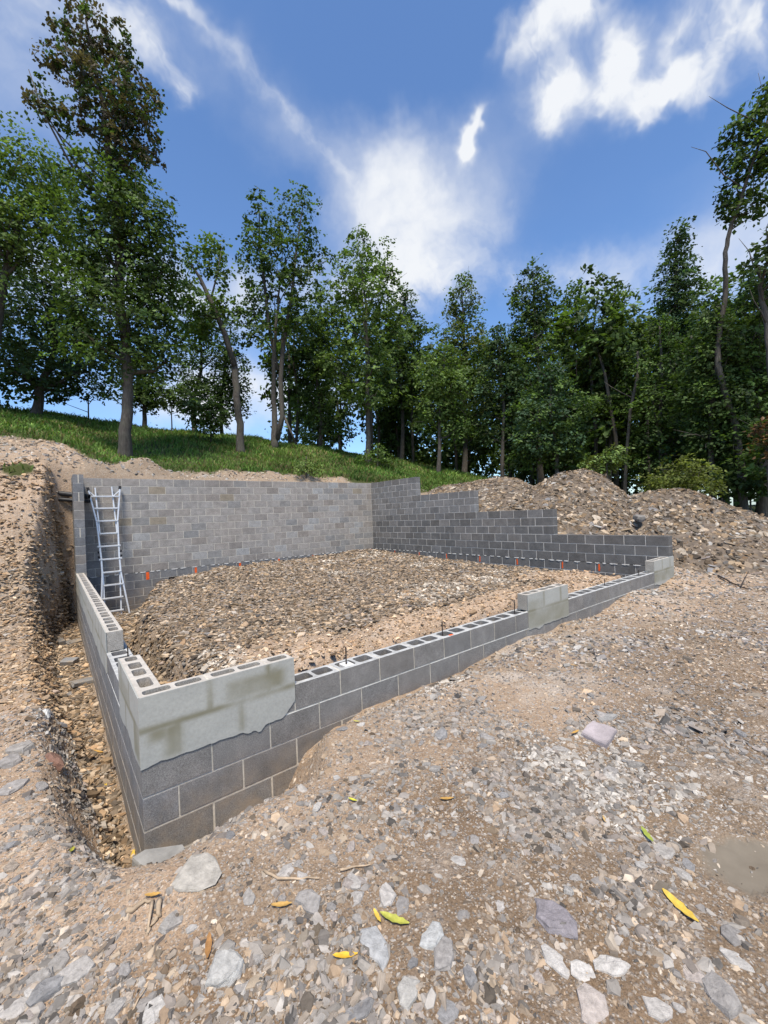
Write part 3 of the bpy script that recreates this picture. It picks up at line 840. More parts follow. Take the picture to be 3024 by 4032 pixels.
pipe('wider black drain pipe poking through the pier beside the ladder top', (-1.0, 10.15, 2.22), (.32, 9.30, 1.965), .062)
pipe('thinner black drain pipe just under the wider one beside the ladder', (-1.0, 10.05, 2.02), (.325, 9.27, 1.852), .045)

# ------------------------------------------------------------------ stones
def chip_templates(nt, rng, n, flat):
    out = []
    for i in range(nt):
        th = (np.arange(n) + rng.uniform(-.32, .32, n)) * 2 * math.pi / n
        asp = rng.uniform(.36, .82)
        r = rng.uniform(.66, 1.15, n)
        bx = np.stack([np.cos(th) * r, np.sin(th) * r * asp], 1)
        h = rng.uniform(*flat)
        sh = rng.uniform(-.15, .15, 2)
        top = bx * rng.uniform(.78, .97, (n, 1)) + sh * .4
        zt = h * (1 + bx @ rng.uniform(-.25, .25, 2) + rng.uniform(-.12, .12, n))
        V = np.concatenate([np.c_[bx, np.full(n, -h) * rng.uniform(.5, 1.2)], np.c_[top, zt]]) * .5
        F = []
        for j in range(n):
            k = (j + 1) % n
            F += [(j, k, n + k), (j, n + k, n + j)]
        for j in range(1, n - 1): F.append((n, n + j, n + j + 1))
        out.append((V, np.array(F)))
    return out
def near_templates(nt, rng):
    out = []
    for i in range(nt):
        n = 5 if i % 2 else 6
        th = (np.arange(n) + rng.uniform(-.36, .36, n)) * 2 * math.pi / n
        asp = rng.uniform(.45, .9); r = rng.uniform(.68, 1.12, n); h = rng.uniform(.16, .48); sl = rng.uniform(-.3, .3, 2)
        b = np.stack([np.cos(th) * r, np.sin(th) * r * asp], 1)
        V = np.concatenate([np.c_[b * .85, np.full(n, -h)], np.c_[b, h * rng.uniform(-.2, .35, n)], np.c_[b * rng.uniform(.55, .86, (n, 1)), h * (1 + rng.uniform(-.2, .2, n)) + b @ sl * .5]]) * .5
        F = []
        for k in range(2):
            for j in range(n):
                a, c = k * n + j, k * n + (j + 1) % n
                F += [(a, c, c + n), (a, c + n, a + n)]
        for j in range(1, n - 1): F.append((2 * n, 2 * n + j, 2 * n + j + 1))
        out.append((V, np.array(F)))
    return out
def scatter(P, S, N, C3, tmpl, rng, tilt=.25, sink=.1, flatten=None):
    """joined stones: P positions, S sizes, N ground normals, C3 colours"""
    n = len(P); Vs, Fs, Cs = [], [], []; off = 0
    which = rng.integers(0, len(tmpl), n)
    yaw = rng.uniform(0, 2 * math.pi, n)
    up = N + rng.normal(0, tilt, (n, 3)); up /= np.linalg.norm(up, axis=1, keepdims=True)
    a = np.stack([np.cos(yaw), np.sin(yaw), np.zeros(n)], 1)
    e1 = a - up * np.sum(a * up, 1, keepdims=True); e1 /= np.linalg.norm(e1, axis=1, keepdims=True)
    e2 = np.cross(up, e1)
    for t, (V, F) in enumerate(tmpl):
        idx = np.where(which == t)[0]
        if not len(idx): continue
        W = (V[None, :, 0:1] * e1[idx][:, None] + V[None, :, 1:2] * e2[idx][:, None] + V[None, :, 2:3] * up[idx][:, None]) * S[idx][:, None, None]
        W = W + P[idx][:, None] - up[idx][:, None] * (sink * S[idx])[:, None, None] * .3
        m = len(V)
        Vs.append(W.reshape(-1, 3)); Fs.append((F[None] + (np.arange(len(idx)) * m)[:, None, None]).reshape(-1, 3) + off)
        Cs.append(np.repeat(C3[idx], m, 0)); off += m * len(idx)
    return np.concatenate(Vs), np.concatenate(Fs), np.concatenate(Cs)
def normals(x, y, e=.04):
    zx = (H(x + e, y, False) - H(x - e, y, False)) / (2 * e); zy = (H(x, y + e, False) - H(x, y - e, False)) / (2 * e)
    n = np.stack([-zx, -zy, np.ones_like(zx)], 1)
    return n / np.linalg.norm(n, axis=1, keepdims=True)
PAL_GREY = np.array([(.36, .33, .30), (.45, .42, .38), (.53, .50, .45), (.29, .27, .255), (.39, .33, .30), (.25, .245, .245), (.43, .36, .28), (.34, .28, .22)])
PAL_NEAR = np.array([(.29, .265, .235), (.35, .32, .285), (.41, .38, .34), (.24, .22, .20), (.32, .275, .24), (.21, .20, .19), (.36, .295, .23), (.29, .24, .19)])
PAL_BROWN = np.array([(.33, .245, .16), (.40, .30, .195), (.25, .195, .14), (.48, .37, .26), (.19, .16, .125), (.29, .24, .185), (.54, .45, .345), (.14, .12, .10)])
PAL_TAN = np.array([(.52, .38, .25), (.56, .44, .31), (.43, .30, .19), (.60, .50, .385), (.46, .38, .30), (.38, .29, .205)])
def in_wall(x, y, m=.0):
    fr = (y > -.012 - m) & (y < T + m) & (x > -.012 - m) & (x < L_ + m)
    le = (x > -.012 - m) & (x < T + m) & (y > -.012 - m) & (y < DD + m)
    ri = (x > L_ - T - m) & (x < L_ + m) & (y > -m) & (y < DD + m)
    bk = (y > DD - T - m) & (y < DD + m) & (x > -m) & (x < L_ + m)
    return fr | le | ri | bk
def region(x, y):
    ins = (x > .1) & (x < 9.05) & (y > .1) & (y < 9.66)
    tr = (x < .1) & (x > -trench_w(y) - .05) & (y > .1) & (y < 9.5)
    lb = (x < .1) & (y > 2.2) & (y < 9.6) & ~tr
    return ins, tr, lb
def build_gravel():
    rng = np.random.default_rng(21)
    n = 190000
    r = np.exp(rng.uniform(math.log(1.05), math.log(16), n)); th = YAW + rng.uniform(-.84, .84, n)
    x = CAM[0] + r * np.sin(th); y = CAM[1] + r * np.cos(th)
    n2 = 15000; x2 = rng.uniform(.2, 8.9, n2); y2 = rng.uniform(.3, 9.5, n2)
    n3 = 13000; x3 = rng.uniform(-1.7, 0, n3); y3 = rng.uniform(.1, 9.6, n3)
    n4 = 8000; y4 = rng.uniform(.3, 9.5, n4); x4 = -trench_w(y4) + rng.uniform(-.26, .05, n4)
    n5 = 2500; x5 = rng.uniform(.5, 8, n5); y5 = rng.uniform(.4, 1.3, n5)
    x = np.concatenate([x, x2, x3, x4, x5]); y = np.concatenate([y, y2, y3, y4, y5]); r = np.hypot(x - CAM[0], y - CAM[1])
    ins, tr, lb = region(x, y)
    clay, dust, grass = zones(x, y)
    pn = fbm(x * 1.1, y * 1.1, 4, 71) + .6 * fbm(x * 4, y * 4, 3, 75)
    acc = np.clip(.62 + 2.6 * pn - .10 * clay, .16 + .5 * sst(3.0, 5.0, r), 1)
    acc = np.where(ins, np.where(clay > .5, .42, .95), acc); acc = np.where(tr, 1.0, acc); acc = np.where(lb, np.clip(.78 - .35 * clay + 2.2 * pn, .25, 1), acc)
    acc = np.where(y > 9.66, .7, acc) * (1 - grass)
    acc = np.where((x > 9.2) & (y > 1.0), .12, acc)
    dv = np.stack([x, y, H(x, y, False)], 1) - CAM; zc = dv @ FWD
    vis = (zc > .3) & (np.abs(dv @ RIGHT) < zc * 1.12) & (-(dv @ UP) < zc * 1.42)
    keep = (rng.random(len(x)) < acc * (1 - .80 * mud(x, y))) & ~in_wall(x, y, .012) & vis
    x, y, r, ins, tr, lb, clay, pn = [v[keep] for v in (x, y, r, ins, tr, lb, clay, pn)]
    m = len(x)
    br = (ins | tr | lb)
    nearf = (r < 4.2) & ~br
    s = .020 * np.exp(rng.normal(0, .66, m)) * np.clip(1 + 1.8 * pn, .55, 1.8)
    s = np.where(~br & (r < 3.4), np.minimum(s, .085), s)
    s = np.where(br, np.where(lb, .040, .045) * np.exp(rng.normal(0, .45, m)), s)
    s = np.where(ins & (clay > .6), .03 * np.exp(rng.normal(0, .5, m)), s)
    s = np.maximum(s, .0060 * r * np.exp(rng.normal(0, .38, m)))
    s = np.minimum(s, .15)
    pg = PAL_GREY[rng.integers(0, len(PAL_GREY), m)]; pb = PAL_BROWN[rng.integers(0, len(PAL_BROWN), m)] * .88; pt = PAL_TAN[rng.integers(0, len(PAL_TAN), m)]
    pg = np.where(nearf[:, None], PAL_NEAR[rng.integers(0, 8, m)] * 1.05, pg)
    q = rng.random(m)
    c = np.where((q < np.clip(np.where(r < 4.5, .95, .64) + 1.2 * pn - .22 * clay, .15, .97))[:, None], pg, pt)
    c = np.where(br[:, None], np.where((q < .66)[:, None], pb, np.where((q < .74)[:, None], pg * .85, pt * .9)), c)
    c = np.where((ins & (clay > .5))[:, None], pt, c)
    c = np.where((lb & (q < .30 + .4 * clay))[:, None], pt * np.array([.82, .78, .72]), c)
    c = np.where((ins & (clay < .4) & (q > .84))[:, None], pg * .8, c)
    wp = fbm(x * .8 + 5, y * .8, 4, 91)
    c = np.where(((wp > .15) & ~lb & ~tr & (rng.random(m) < .5))[:, None], np.array([.54, .50, .44]) * rng.uniform(.85, 1.15, (m, 1)), c)
    c = np.where(br[:, None], c * np.array([1.0, .93, .84]), c * .86)
    c = np.where(br[:, None], c, c * np.where(r < 3.4, .76, .9)[:, None] + np.array([.42, .335, .245]) * np.where(r < 3.4, .16, .08)[:, None])
    c = c * np.where(rng.random(m) < np.where(lb, .14, np.where(nearf, .16, .34)), .42, 1.0)[:, None] * rng.uniform(.66, 1.22, (m, 1))
    P = np.stack([x, y, H(x, y)], 1); Nn = normals(x, y)
    steep = np.clip(1.15 - Nn[:, 2], 0, 1)[:, None]
    P = P + np.where(br[:, None], Nn * s[:, None] * .2 * steep, 0)
    Nn = np.where(br[:, None], Nn * .25 + np.array([0, 0, .75]), Nn)
    near = r < 3.4
    t1 = near_templates(36, rng); t3 = chip_templates(13, rng, 5, (.06, .18)) + chip_templates(15, rng, 4, (.06, .18)); t4 = chip_templates(24, rng, 4, (.10, .3))
    a = near & ~br & (s > .026); b = ~near & ~br; d = br; e = near & ~br & (s <= .026)
    out = [scatter(P[k], s[k], Nn[k], c[k], t, rng, ti, si) for k, t, ti, si in ((a, t1, .26, .35), (b, t4, .36, .05), (d, t3, .26, -.2), (e, t4, .38, .1))]
    V, F, Cc, o_ = [], [], [], 0
    for v, f, k in out: V.append(v); F.append(f + o_); Cc.append(k); o_ += len(v)
    o = np_mesh('gravel', np.concatenate(V), np.concatenate(F), M['gravel'], ground, colr=np.concatenate(Cc))
    o['kind'] = 'stuff'
build_gravel()

_stone = []
def stone_meshes():
    rng = np.random.default_rng(5)
    for i in range(22):
        n = 9
        th = (np.arange(n) + rng.uniform(-.38, .38, n)) * 2 * math.pi / n
        asp = rng.uniform(.5, .85); r = rng.uniform(.72, 1.1, n)
        b = np.stack([np.cos(th) * r, np.sin(th) * r * asp], 1)
        h = rng.uniform(.20, .38) if i % 3 else rng.uniform(.10, .18)
        sl = rng.uniform(-.3, .3, 2)
        def ringz(k, z, jr, jz): return np.c_[b * (k + rng.uniform(-jr, jr, (n, 1))), h * (z + rng.uniform(-jz, jz, n)) + (b @ sl) * .35 * max(z, 0)]
        rings = [ringz(.88, -1, .06, .1), ringz(1.0, -.2, .05, .25), ringz(.94, .62, .06, .2), ringz(.80, .95, .08, .12), ringz(.42, 1.0, .12, .14)]
        V = np.concatenate(rings + [np.array([[0, 0, h]])]) * .5
        F = []
        for k in range(4):
            for j in range(n):
                a, c = k * n + j, k * n + (j + 1) % n
                F += [(a, c, c + n), (a, c + n, a + n)]
        for j in range(n): F.append((4 * n + j, 4 * n + (j + 1) % n, 5 * n))
        me = bpy.data.meshes.new('stone'); me.from_pydata([tuple(v) for v in V], [], F); me.update()
        me.materials.append(M['stone']); _stone.append(me)
stone_meshes()
def place_stone(name, p, size, colr, rng, parent=None, tilt=.15, mesh=None, yaw=None, sink=.12, flat=1.0):
    me = _stone[int(rng.integers(0, len(_stone))) if mesh is None else mesh]
    o = bpy.data.objects.new(name, me); col.objects.link(o)
    if parent: o.parent = parent
    nrm = normals(np.array([p[0]]), np.array([p[1]]))[0]
    q = Vector(nrm + rng.normal(0, tilt, 3) * .6).to_track_quat('Z', 'Y')
    o.rotation_euler = (q.to_matrix() @ Matrix.Rotation(rng.uniform(0, 6.28) if yaw is None else yaw, 3, 'Z')).to_euler()
    o.scale = (size, size, size * flat)
    o.location = (p[0], p[1], p[2] + size * .06 - size * sink * .4)
    o.color = (colr[0], colr[1], colr[2], 1)
    return o
def build_stones():
    rng = np.random.default_rng(77)
    # stones seen singly in the photograph: place in the picture, width
    seen = [(374, 1993, 45), (161, 2107, 55), (102, 2144, 60), (84, 2117, 40), (667, 1951, 62), (766, 1909, 50), (332, 2191, 45), (538, 1938, 42), (22, 2186, 55), (615, 1889, 50),
            (770, 2177, 64), (957, 2060, 66), (959, 2184, 56), (1015, 2110, 38), (836, 1938, 56), (869, 1959, 50), (764, 1905, 46), (765, 1943, 43), (992, 1860, 40),
            (720, 1857, 28), (678, 2191, 26), (1002, 1981, 33), (892, 2082, 22), (951, 1590, 50), (1052, 1595, 38), (1317, 2091, 60), (1256, 2099, 40), (1206, 2083, 58), (1279, 2172, 58),
            (1433, 1842, 50), (1307, 1549, 48), (30, 1703, 45), (45, 1620, 55), (20, 1650, 50), (90, 1700, 30), (1555, 2150, 60), (1600, 2080, 45), (1500, 2110, 40), (1420, 2180, 45), (1130, 1900, 35),
            (1080, 1960, 30), (560, 2060, 40), (620, 2110, 35), (440, 2130, 30), (250, 2180, 36), (700, 1800, 26), (905, 1745, 26), (985, 1760, 24), (760, 1830, 30), (1390, 1830, 30)]
    k = 0
    for x, y, w in seen:
        p = hit(x, y); d = np.linalg.norm(p - CAM)
        size = w * KD / F_PX * d * .88
        c = PAL_NEAR[rng.integers(0, 6)] * rng.uniform(1.0, 1.3)
        place_stone('stone', p, size, c, rng, ground, .12, flat=.9, sink=.1); k += 1
    while k < 298:
        r = math.exp(rng.uniform(math.log(1.3), math.log(6.5))); th = YAW + rng.uniform(-.85, .85)
        x, y = CAM[0] + r * math.sin(th), CAM[1] + r * math.cos(th)
        a, b = np.array([x]), np.array([y])
        if in_wall(a, b, .06)[0] or y > 3.5: continue
        ins, tr, lb = region(a, b)
        if rng.random() > np.clip(.5 + 2.6 * fbm(a * 1.1, b * 1.1, 4, 71)[0], .12, 1): continue
        size = float(np.clip(.043 * math.exp(rng.normal(0, .4)) * (1 + .10 * r), .028, .13))
        pal = PAL_BROWN if (ins[0] or tr[0] or lb[0]) else PAL_NEAR
        place_stone('stone', (x, y, float(H(a, b)[0])), size, pal[rng.integers(0, len(pal))] * rng.uniform(.85, 1.25), rng, ground, .2, flat=.9, sink=.12); k += 1
build_stones()

# ------------------------------------------------------------------ shale heaps beyond the right wall
def heap(label, cx, cy, rx, ry, h, rot, seed, nchip, grey=.0, peak=(0, 0)):
    rng = np.random.default_rng(seed)
    base = float(H(np.array([cx]), np.array([cy]))[0])
    root = empty('shale_heap', (cx, cy, base), label, 'shale heap', 'heaps of broken shale')
    ca, sa = math.cos(rot), math.sin(rot)
    def hz(u, v):   # unit disc coordinates -> height over the ground
        q = np.hypot(u - peak[0] * (1 - np.hypot(u, v)), v - peak[1] * (1 - np.hypot(u, v)))
        prof = np.clip(1 - q, 0, 1)
        prof = np.where(prof > .7, prof - (prof - .7) ** 2 * 1.2, prof) / .892
        return h * (prof + .16 * fbm(u * 3 + seed, v * 3, 4, seed) * np.clip(prof * 3, 0, 1))
    def world(u, v):
        return cx + u * rx * ca - v * ry * sa, cy + u * rx * sa + v * ry * ca
    nr, nt = 46, 110
    R = np.linspace(0, 1.12, nr); A = np.arange(nt) * 2 * math.pi / nt
    U = (R[:, None] * np.cos(A)[None]).ravel(); W = (R[:, None] * np.sin(A)[None]).ravel()
    def surf(u, v):
        x, y = world(u, v)
        return x, y, H(x, y, False) + hz(u, v) - .12 * sst(.93, 1.1, np.hypot(u, v))
    x, y, z = surf(U, W)
    z = z + .05 * fbm(x * 5, y * 5, 3, seed)
    V = np.stack([x - cx, y - cy, z - base], 1)
    i = np.arange(nr - 1)[:, None] * nt; j = np.arange(nt)[None]
    Q = np.stack([i + j, i + (j + 1) % nt, i + nt + (j + 1) % nt, i + nt + j], -1).reshape(-1, 4)
    n0 = fbm(x * 1.3, y * 1.3, 3, seed + 2)
    np_mesh('mound', V, Q, M['spoil'], root, attrs={'clay': np.clip(.10 + n0, 0, 1), 'dust': np.full(len(V), .0), 'grass': np.zeros(len(V)), 'moist': np.full(len(V), .4), 'mud': np.zeros(len(V))}, smooth=True)
    def pts(n):
        rr = np.sqrt(rng.uniform(0, 1.05, n)); aa = rng.uniform(0, 2 * math.pi, n)
        u, v = rr * np.cos(aa), rr * np.sin(aa)
        e = .02
        x, y, z = surf(u, v); x1, y1, z1 = surf(u + e, v); x2, y2, z2 = surf(u, v + e)
        a = np.stack([x1 - x, y1 - y, z1 - z], 1); b = np.stack([x2 - x, y2 - y, z2 - z], 1)
        nn = np.cross(a, b); nn /= np.linalg.norm(nn, axis=1, keepdims=True)
        return np.stack([x - cx, y - cy, z - base], 1), nn
    P, Nn = pts(nchip)
    s = np.clip(.115 * np.exp(rng.normal(0, .42, nchip)), .05, .30)
    c = np.where((rng.random(nchip) < .74 - .45 * grey)[:, None], PAL_BROWN[rng.integers(0, 8, nchip)] * 1.15, np.where((rng.random(nchip) < .35 - .2 * grey)[:, None], PAL_TAN[rng.integers(0, 6, nchip)], PAL_GREY[rng.integers(0, 8, nchip)] * (1 - .35 * grey)))
    c = c * rng.uniform(.24, .64, (nchip, 1)) * np.array([1.06, .98, .88]) + (rng.random((nchip, 1)) < .12) * np.array([.20, .18, .15])
    V, F, Cc = scatter(P, s, Nn, c, chip_templates(10, rng, 5, (.08, .25)) + chip_templates(14, rng, 4, (.08, .25)), rng, .38, .05)
    o = np_mesh('shale_chips', V, F, M['gravel'], root, colr=Cc); o['kind'] = 'stuff'
    P, Nn = pts(220)
    for p, nrm in zip(P, Nn):
        if np.dot(nrm[:2], CAM[:2] - np.array([cx, cy])) < -.15: continue
        me = _stone[int(rng.integers(0, 8)) * 3 % 22]
        o = bpy.data.objects.new('shale_slab', me); col.objects.link(o); o.parent = root
        q = Vector(nrm + rng.normal(0, .25, 3)).to_track_quat('Z', 'Y')
        o.rotation_euler = (q.to_matrix() @ Matrix.Rotation(rng.uniform(0, 6.28), 3, 'Z')).to_euler()
        sz = float(np.clip(.19 * math.exp(rng.normal(0, .35)), .1, .42)); o.scale = (sz, sz, sz * .55)
        o.location = p
        cc = (PAL_BROWN if rng.random() < .55 - .3 * grey else PAL_GREY)[int(rng.integers(0, 8))] * rng.uniform(.55, .95)
        o.color = (cc[0], cc[1], cc[2], 1)
    return root, base, hz
heap('shale heap nearest the tall back wall, its left flank touching the grass', 11.9, 5.45, 4.2, 2.9, 1.02, .95, 51, 7500, .1)
heap('tallest brown shale heap in the middle of the three', 12.6, 3.35, 3.9, 2.7, 1.74, .3, 52, 9000)
heap('lower greyer shale heap at the right end of the three', 13.3, .85, 3.6, 2.9, 1.58, -1.15, 53, 9500, .25)

# ------------------------------------------------------------------ trees
GREENS = {'dark': (.054, .086, .026), 'mid': (.088, .142, .034), 'light': (.135, .195, .055), 'olive': (.11, .13, .034), 'red': (.080, .066, .042), 'blue': (.054, .098, .048), 'brown': (.16, .09, .045), 'yellow': (.15, .18, .04)}
def leaf_cloud(blobs, n_total, size, rng, spray_r, hue, hue2=None, mix2=.3, droop=.3):
    """blobs: (centre, radii(3,)) -> V, F, colours of leaves in flattened sprays"""
    area = np.array([b[1][0] * b[1][2] + b[1][0] * b[1][1] * .6 for b in blobs]); area /= area.sum()
    Pl, Nl, Cl = [], [], []
    per = 16
    for (c, rad), a in zip(blobs, area):
        ns = max(3, int(n_total * a / per))
        d = rng.normal(0, 1, (ns, 3)); d /= np.linalg.norm(d, axis=1, keepdims=True)
        rr = rng.uniform(.25, 1.0, ns) ** .55
        rr = rr * (1 + .25 * rng.normal(0, 1, ns) * .6)
        p = c + d * rr[:, None] * rad
        nrm = d * .55 + np.array([0, 0, .75]) + rng.normal(0, .25, (ns, 3)); nrm /= np.linalg.norm(nrm, axis=1, keepdims=True)
        tone = rng.uniform(.5, 1.5, ns)
        h = np.where((rng.random(ns) < mix2)[:, None], np.array(hue2 if hue2 is not None else hue), np.array(hue))
        # leaves of the spray
        a1 = np.cross(nrm, rng.normal(0, 1, (ns, 3))); a1 /= np.linalg.norm(a1, axis=1, keepdims=True); a2 = np.cross(nrm, a1)
        sr = spray_r * rng.uniform(.6, 1.3, ns)
        u = rng.normal(0, .55, (ns, per)); v = rng.normal(0, .55, (ns, per)); w = rng.normal(0, .16, (ns, per)) - droop * .3 * (u * u + v * v)
        q = p[:, None] + sr[:, None, None] * (u[..., None] * a1[:, None] + v[..., None] * a2[:, None] + w[..., None] * nrm[:, None])
        Pl.append(q.reshape(-1, 3))
        nl = nrm[:, None] + rng.normal(0, .42, (ns, per, 3)); Nl.append(nl.reshape(-1, 3))
        Cl.append((h[:, None] * tone[:, None, None] * rng.uniform(.75, 1.3, (ns, per, 1))).reshape(-1, 3))
    P = np.concatenate(Pl); N = np.concatenate(Nl); Cc = np.concatenate(Cl); n = len(P)
    N /= np.linalg.norm(N, axis=1, keepdims=True)
    a = np.cross(N, rng.normal(0, 1, (n, 3))); a /= np.linalg.norm(a, axis=1, keepdims=True); b = np.cross(N, a)
    s = size * rng.uniform(.55, 1.45, n)[:, None]
    k = .10 * s * N
    V = np.stack([P - a * s * .5, P - b * s * .36 - k, P + a * s * .5, P + b * s * .36 - k], 1).reshape(-1, 3)
    i = np.arange(n)[:, None] * 4
    F = np.concatenate([i + np.array([[0, 1, 2]]), i + np.array([[0, 2, 3]])])
    return V, F, np.repeat(Cc, 4, 0)
def px2m(px, d): return px * KD / F_PX * d
def tree(label, base, d, path, r0, blobs, n, leaf, hue, hue2=None, mix2=.3, seed=1, group=None, name='tree', limbs=True, r1=.03, spray=.42, extra=None, bare=0):
    """base: pixel of the foot on the ground, or None with d given; path: pixels up the trunk; blobs: pixels (x, y, rx, ry)"""
    rng = np.random.default_rng(seed)
    if d is None:
        p0 = hit(*base); d = math.hypot(p0[0] - CAM[0], p0[1] - CAM[1])
    else:
        p0 = at_dist(base[0], base[1], d); 
    p0 = np.array([p0[0], p0[1], float(H(p0[:1], p0[1:2])[0])])
    root = empty(name, p0, label, 'bush' if name == 'bush' else 'tree', group)
    pts = [p0 + [0, 0, -.25]] + [at_dist(x, y, d + rng.uniform(-.25, .25)) for x, y in path]
    pts = np.array(pts) - p0
    # refine the trunk
    m = (len(pts) - 1) * 4 + 1
    ti = np.linspace(0, len(pts) - 1, m)
    tp = np.stack([np.interp(ti, np.arange(len(pts)), pts[:, k]) for k in range(3)], 1)
    tp[1:-1] = (tp[:-2] + tp[1:-1] * 2 + tp[2:]) / 4
    tp[2:-1, :2] += rng.normal(0, r0 * .12, (m - 3, 2))
    f = np.linspace(0, 1, m); rad = r0 * (1 - f) ** .8 + r1 * f + r0 * .55 * np.exp(-f * m / 1.6)
    parts = [tube(tp, rad, 9)]
    W = []
    for bl in blobs:
        x, y, rx, ry = bl[:4]; dd = d + (bl[4] if len(bl) > 4 else rng.uniform(-.5, .5) * px2m(rx, d))
        c = at_dist(x, y, dd) - p0; rw = px2m(rx, d); rh = px2m(ry, d)
        W.append((c, np.array([rw, rw * rng.uniform(.8, 1.05), rh])))
        if limbs:
            hgt = c[2] - rh * .6 - .2 * abs(rw)
            k = int(np.argmin(np.abs(tp[:, 2] - max(hgt - .15 * np.linalg.norm(c[:2] - tp[np.argmin(np.abs(tp[:, 2] - hgt)), :2]), tp[m // 4, 2]))))
            a = tp[k]; e = c + rng.normal(0, .2, 3) * rw
            mid = (a + e) / 2 + np.array([0, 0, -.08 * np.linalg.norm(e - a)]) + rng.normal(0, .08, 3)
            lp = np.array([a, a * .6 + mid * .4 , mid, mid * .45 + e * .55 + [0, 0, .05], e])
            lr = min(rad[k] * .6, .12)
            parts.append(tube(lp, [lr, lr * .8, lr * .6, lr * .4, .012], 5))
            for q in range(3):
                g = c + rng.normal(0, .55, 3) * np.array([rw, rw, rh])
                parts.append(tube(np.array([lp[3], (lp[3] + g) / 2 + rng.normal(0, .08, 3), g]), [lr * .35, lr * .22, .006], 4))
    for q in range(bare):
        k = rng.integers(m // 2, m - 1); a = tp[k]; dirn = np.array([rng.normal(0, 1), rng.normal(0, 1), rng.uniform(.6, 1.6)]); dirn /= np.linalg.norm(dirn); ln = rng.uniform(.8, 2.4)
        pp = np.array([a, a + dirn * ln * .4 + rng.normal(0, .06, 3), a + dirn * ln * .75 + rng.normal(0, .1, 3) + [0, 0, .1], a + dirn * ln + [0, 0, .25]])
        parts.append(tube(pp, [.028, .02, .013, .005], 4))
    if extra: parts += extra(p0, d)
    V, Q, Tt = merge(parts)
    np_mesh('trunk', V, [Q, Tt], M['bark'], root, smooth=True)
    if W:
        V, F, Cc = leaf_cloud(W, n, leaf, rng, spray, GREENS[hue], GREENS[hue2] if hue2 else None, mix2)
        np_mesh('crown', V, F, M['leaf'], root, colr=Cc)
    return root, p0, d
G1 = 'trees along the edge of the wood'
# the big maple: lower green crown, darker reddish top (two parts of the crown)
_mr, _mp, _md = tree('tall maple with a reddish leaning top and grey trunk, nearest the pier', (270, 985), None, [(271, 930), (277, 850), (272, 760), (262, 660), (255, 560), (250, 460), (240, 360), (225, 250), (200, 130), (185, 40)], .18,
     [(235, 440, 75, 60), (300, 470, 75, 60), (215, 520, 80, 70), (320, 540, 75, 65), (265, 590, 100, 70), (190, 620, 60, 60), (345, 620, 55, 60), (255, 680, 105, 60), (335, 710, 65, 60), (195, 720, 70, 55), (270, 770, 90, 45), (365, 770, 45, 45),
      (225, 385, 60, 50), (280, 400, 45, 45)], 23000, .115, 'dark', 'mid', .5, 3, G1, spray=.27)
_rng = np.random.default_rng(8)
_W = []
for x, y, rx, ry in ((190, 65, 45, 45), (180, 25, 16, 22), (245, 75, 32, 40), (130, 60, 22, 22), (215, 130, 60, 45), (265, 135, 25, 35), (110, 125, 26, 18), (160, 150, 45, 30), (240, 190, 70, 45), (300, 215, 42, 38), (225, 245, 60, 40), (285, 275, 55, 42),
                     (320, 320, 28, 38), (270, 330, 50, 40), (75, 185, 14, 26), (95, 225, 35, 18), (140, 255, 35, 18), (180, 290, 25, 20), (235, 310, 35, 40), (335, 205, 14, 14)):
    _W.append((at_dist(x, y, _md + _rng.uniform(-.6, .6)) - _mp, np.array([px2m(rx, _md), px2m(rx, _md) * .9, px2m(ry, _md)])))
V, F, Cc = leaf_cloud(_W, 8600, .115, _rng, .22, GREENS['red'], GREENS['dark'], .45)
o = np_mesh('upper_crown', V, F, M['leaf'], _mr, colr=Cc); o['label'] = 'reddish dark foliage at the top'
_tw = []
for pa in (((255, 470), (180, 380), (120, 280), (70, 195)), ((250, 420), (165, 330), (105, 265)), ((255, 500), (150, 350), (92, 240), (62, 150)), ((240, 330), (280, 260), (330, 210)), ((235, 300), (270, 180), (250, 80)), ((230, 270), (150, 160), (105, 120)), ((240, 380), (300, 330), (325, 320)), ((215, 200), (150, 120), (130, 60))):
    pp = np.array([at_dist(x, y, _md + _rng.uniform(-.2, .2)) - _mp for x, y in pa]); _tw.append(tube(pp, np.linspace(.05, .012, len(pp)), 5))
V, Q, Tt = merge(_tw); np_mesh('limb', V, [Q, Tt], M['bark'], _mr, smooth=True)

tree('broad pale green tree at the left edge of the picture', (-40, 880), 19.0, [(-30, 800), (-10, 700), (10, 600), (40, 500), (60, 400)], .22,
     [(45, 350, 70, 50), (95, 400, 50, 50), (20, 420, 80, 60), (90, 470, 60, 45), (10, 500, 70, 50), (50, 540, 60, 45), (-40, 450, 60, 80), (130, 440, 25, 40), (120, 520, 35, 35), (-30, 580, 60, 60)], 12500, .12, 'light', 'mid', .4, 12, G1, spray=.32)
tree('dark leafy tree hanging low over the hill at the far left', (75, 868), 22.0, [(85, 840), (110, 780), (120, 720), (90, 650)], .17,
     [(40, 640, 90, 50), (120, 640, 70, 50), (60, 710, 110, 55), (20, 780, 80, 50), (140, 760, 70, 50), (50, 830, 60, 28), (100, 800, 70, 35), (-30, 730, 60, 90), (170, 700, 50, 50), (200, 800, 45, 35)], 11000, .16, 'dark', 'blue', .4, 13, G1, spray=.38)
def broken(p0, d):
    out = []
    a = [at_dist(x, y, d) - p0 for x, y in ((506, 790), (485, 720), (455, 650), (432, 600), (405, 560))]
    out.append(tube(np.array(a), [.13, .12, .10, .07, .03], 7))
    for pa in (((455, 650), (470, 590), (480, 530)), ((470, 690), (440, 680), (415, 690)), ((440, 620), (420, 600), (400, 640))):
        out.append(tube(np.array([at_dist(x, y, d) - p0 for x, y in pa]), [.05, .03, .01], 5))
    return out
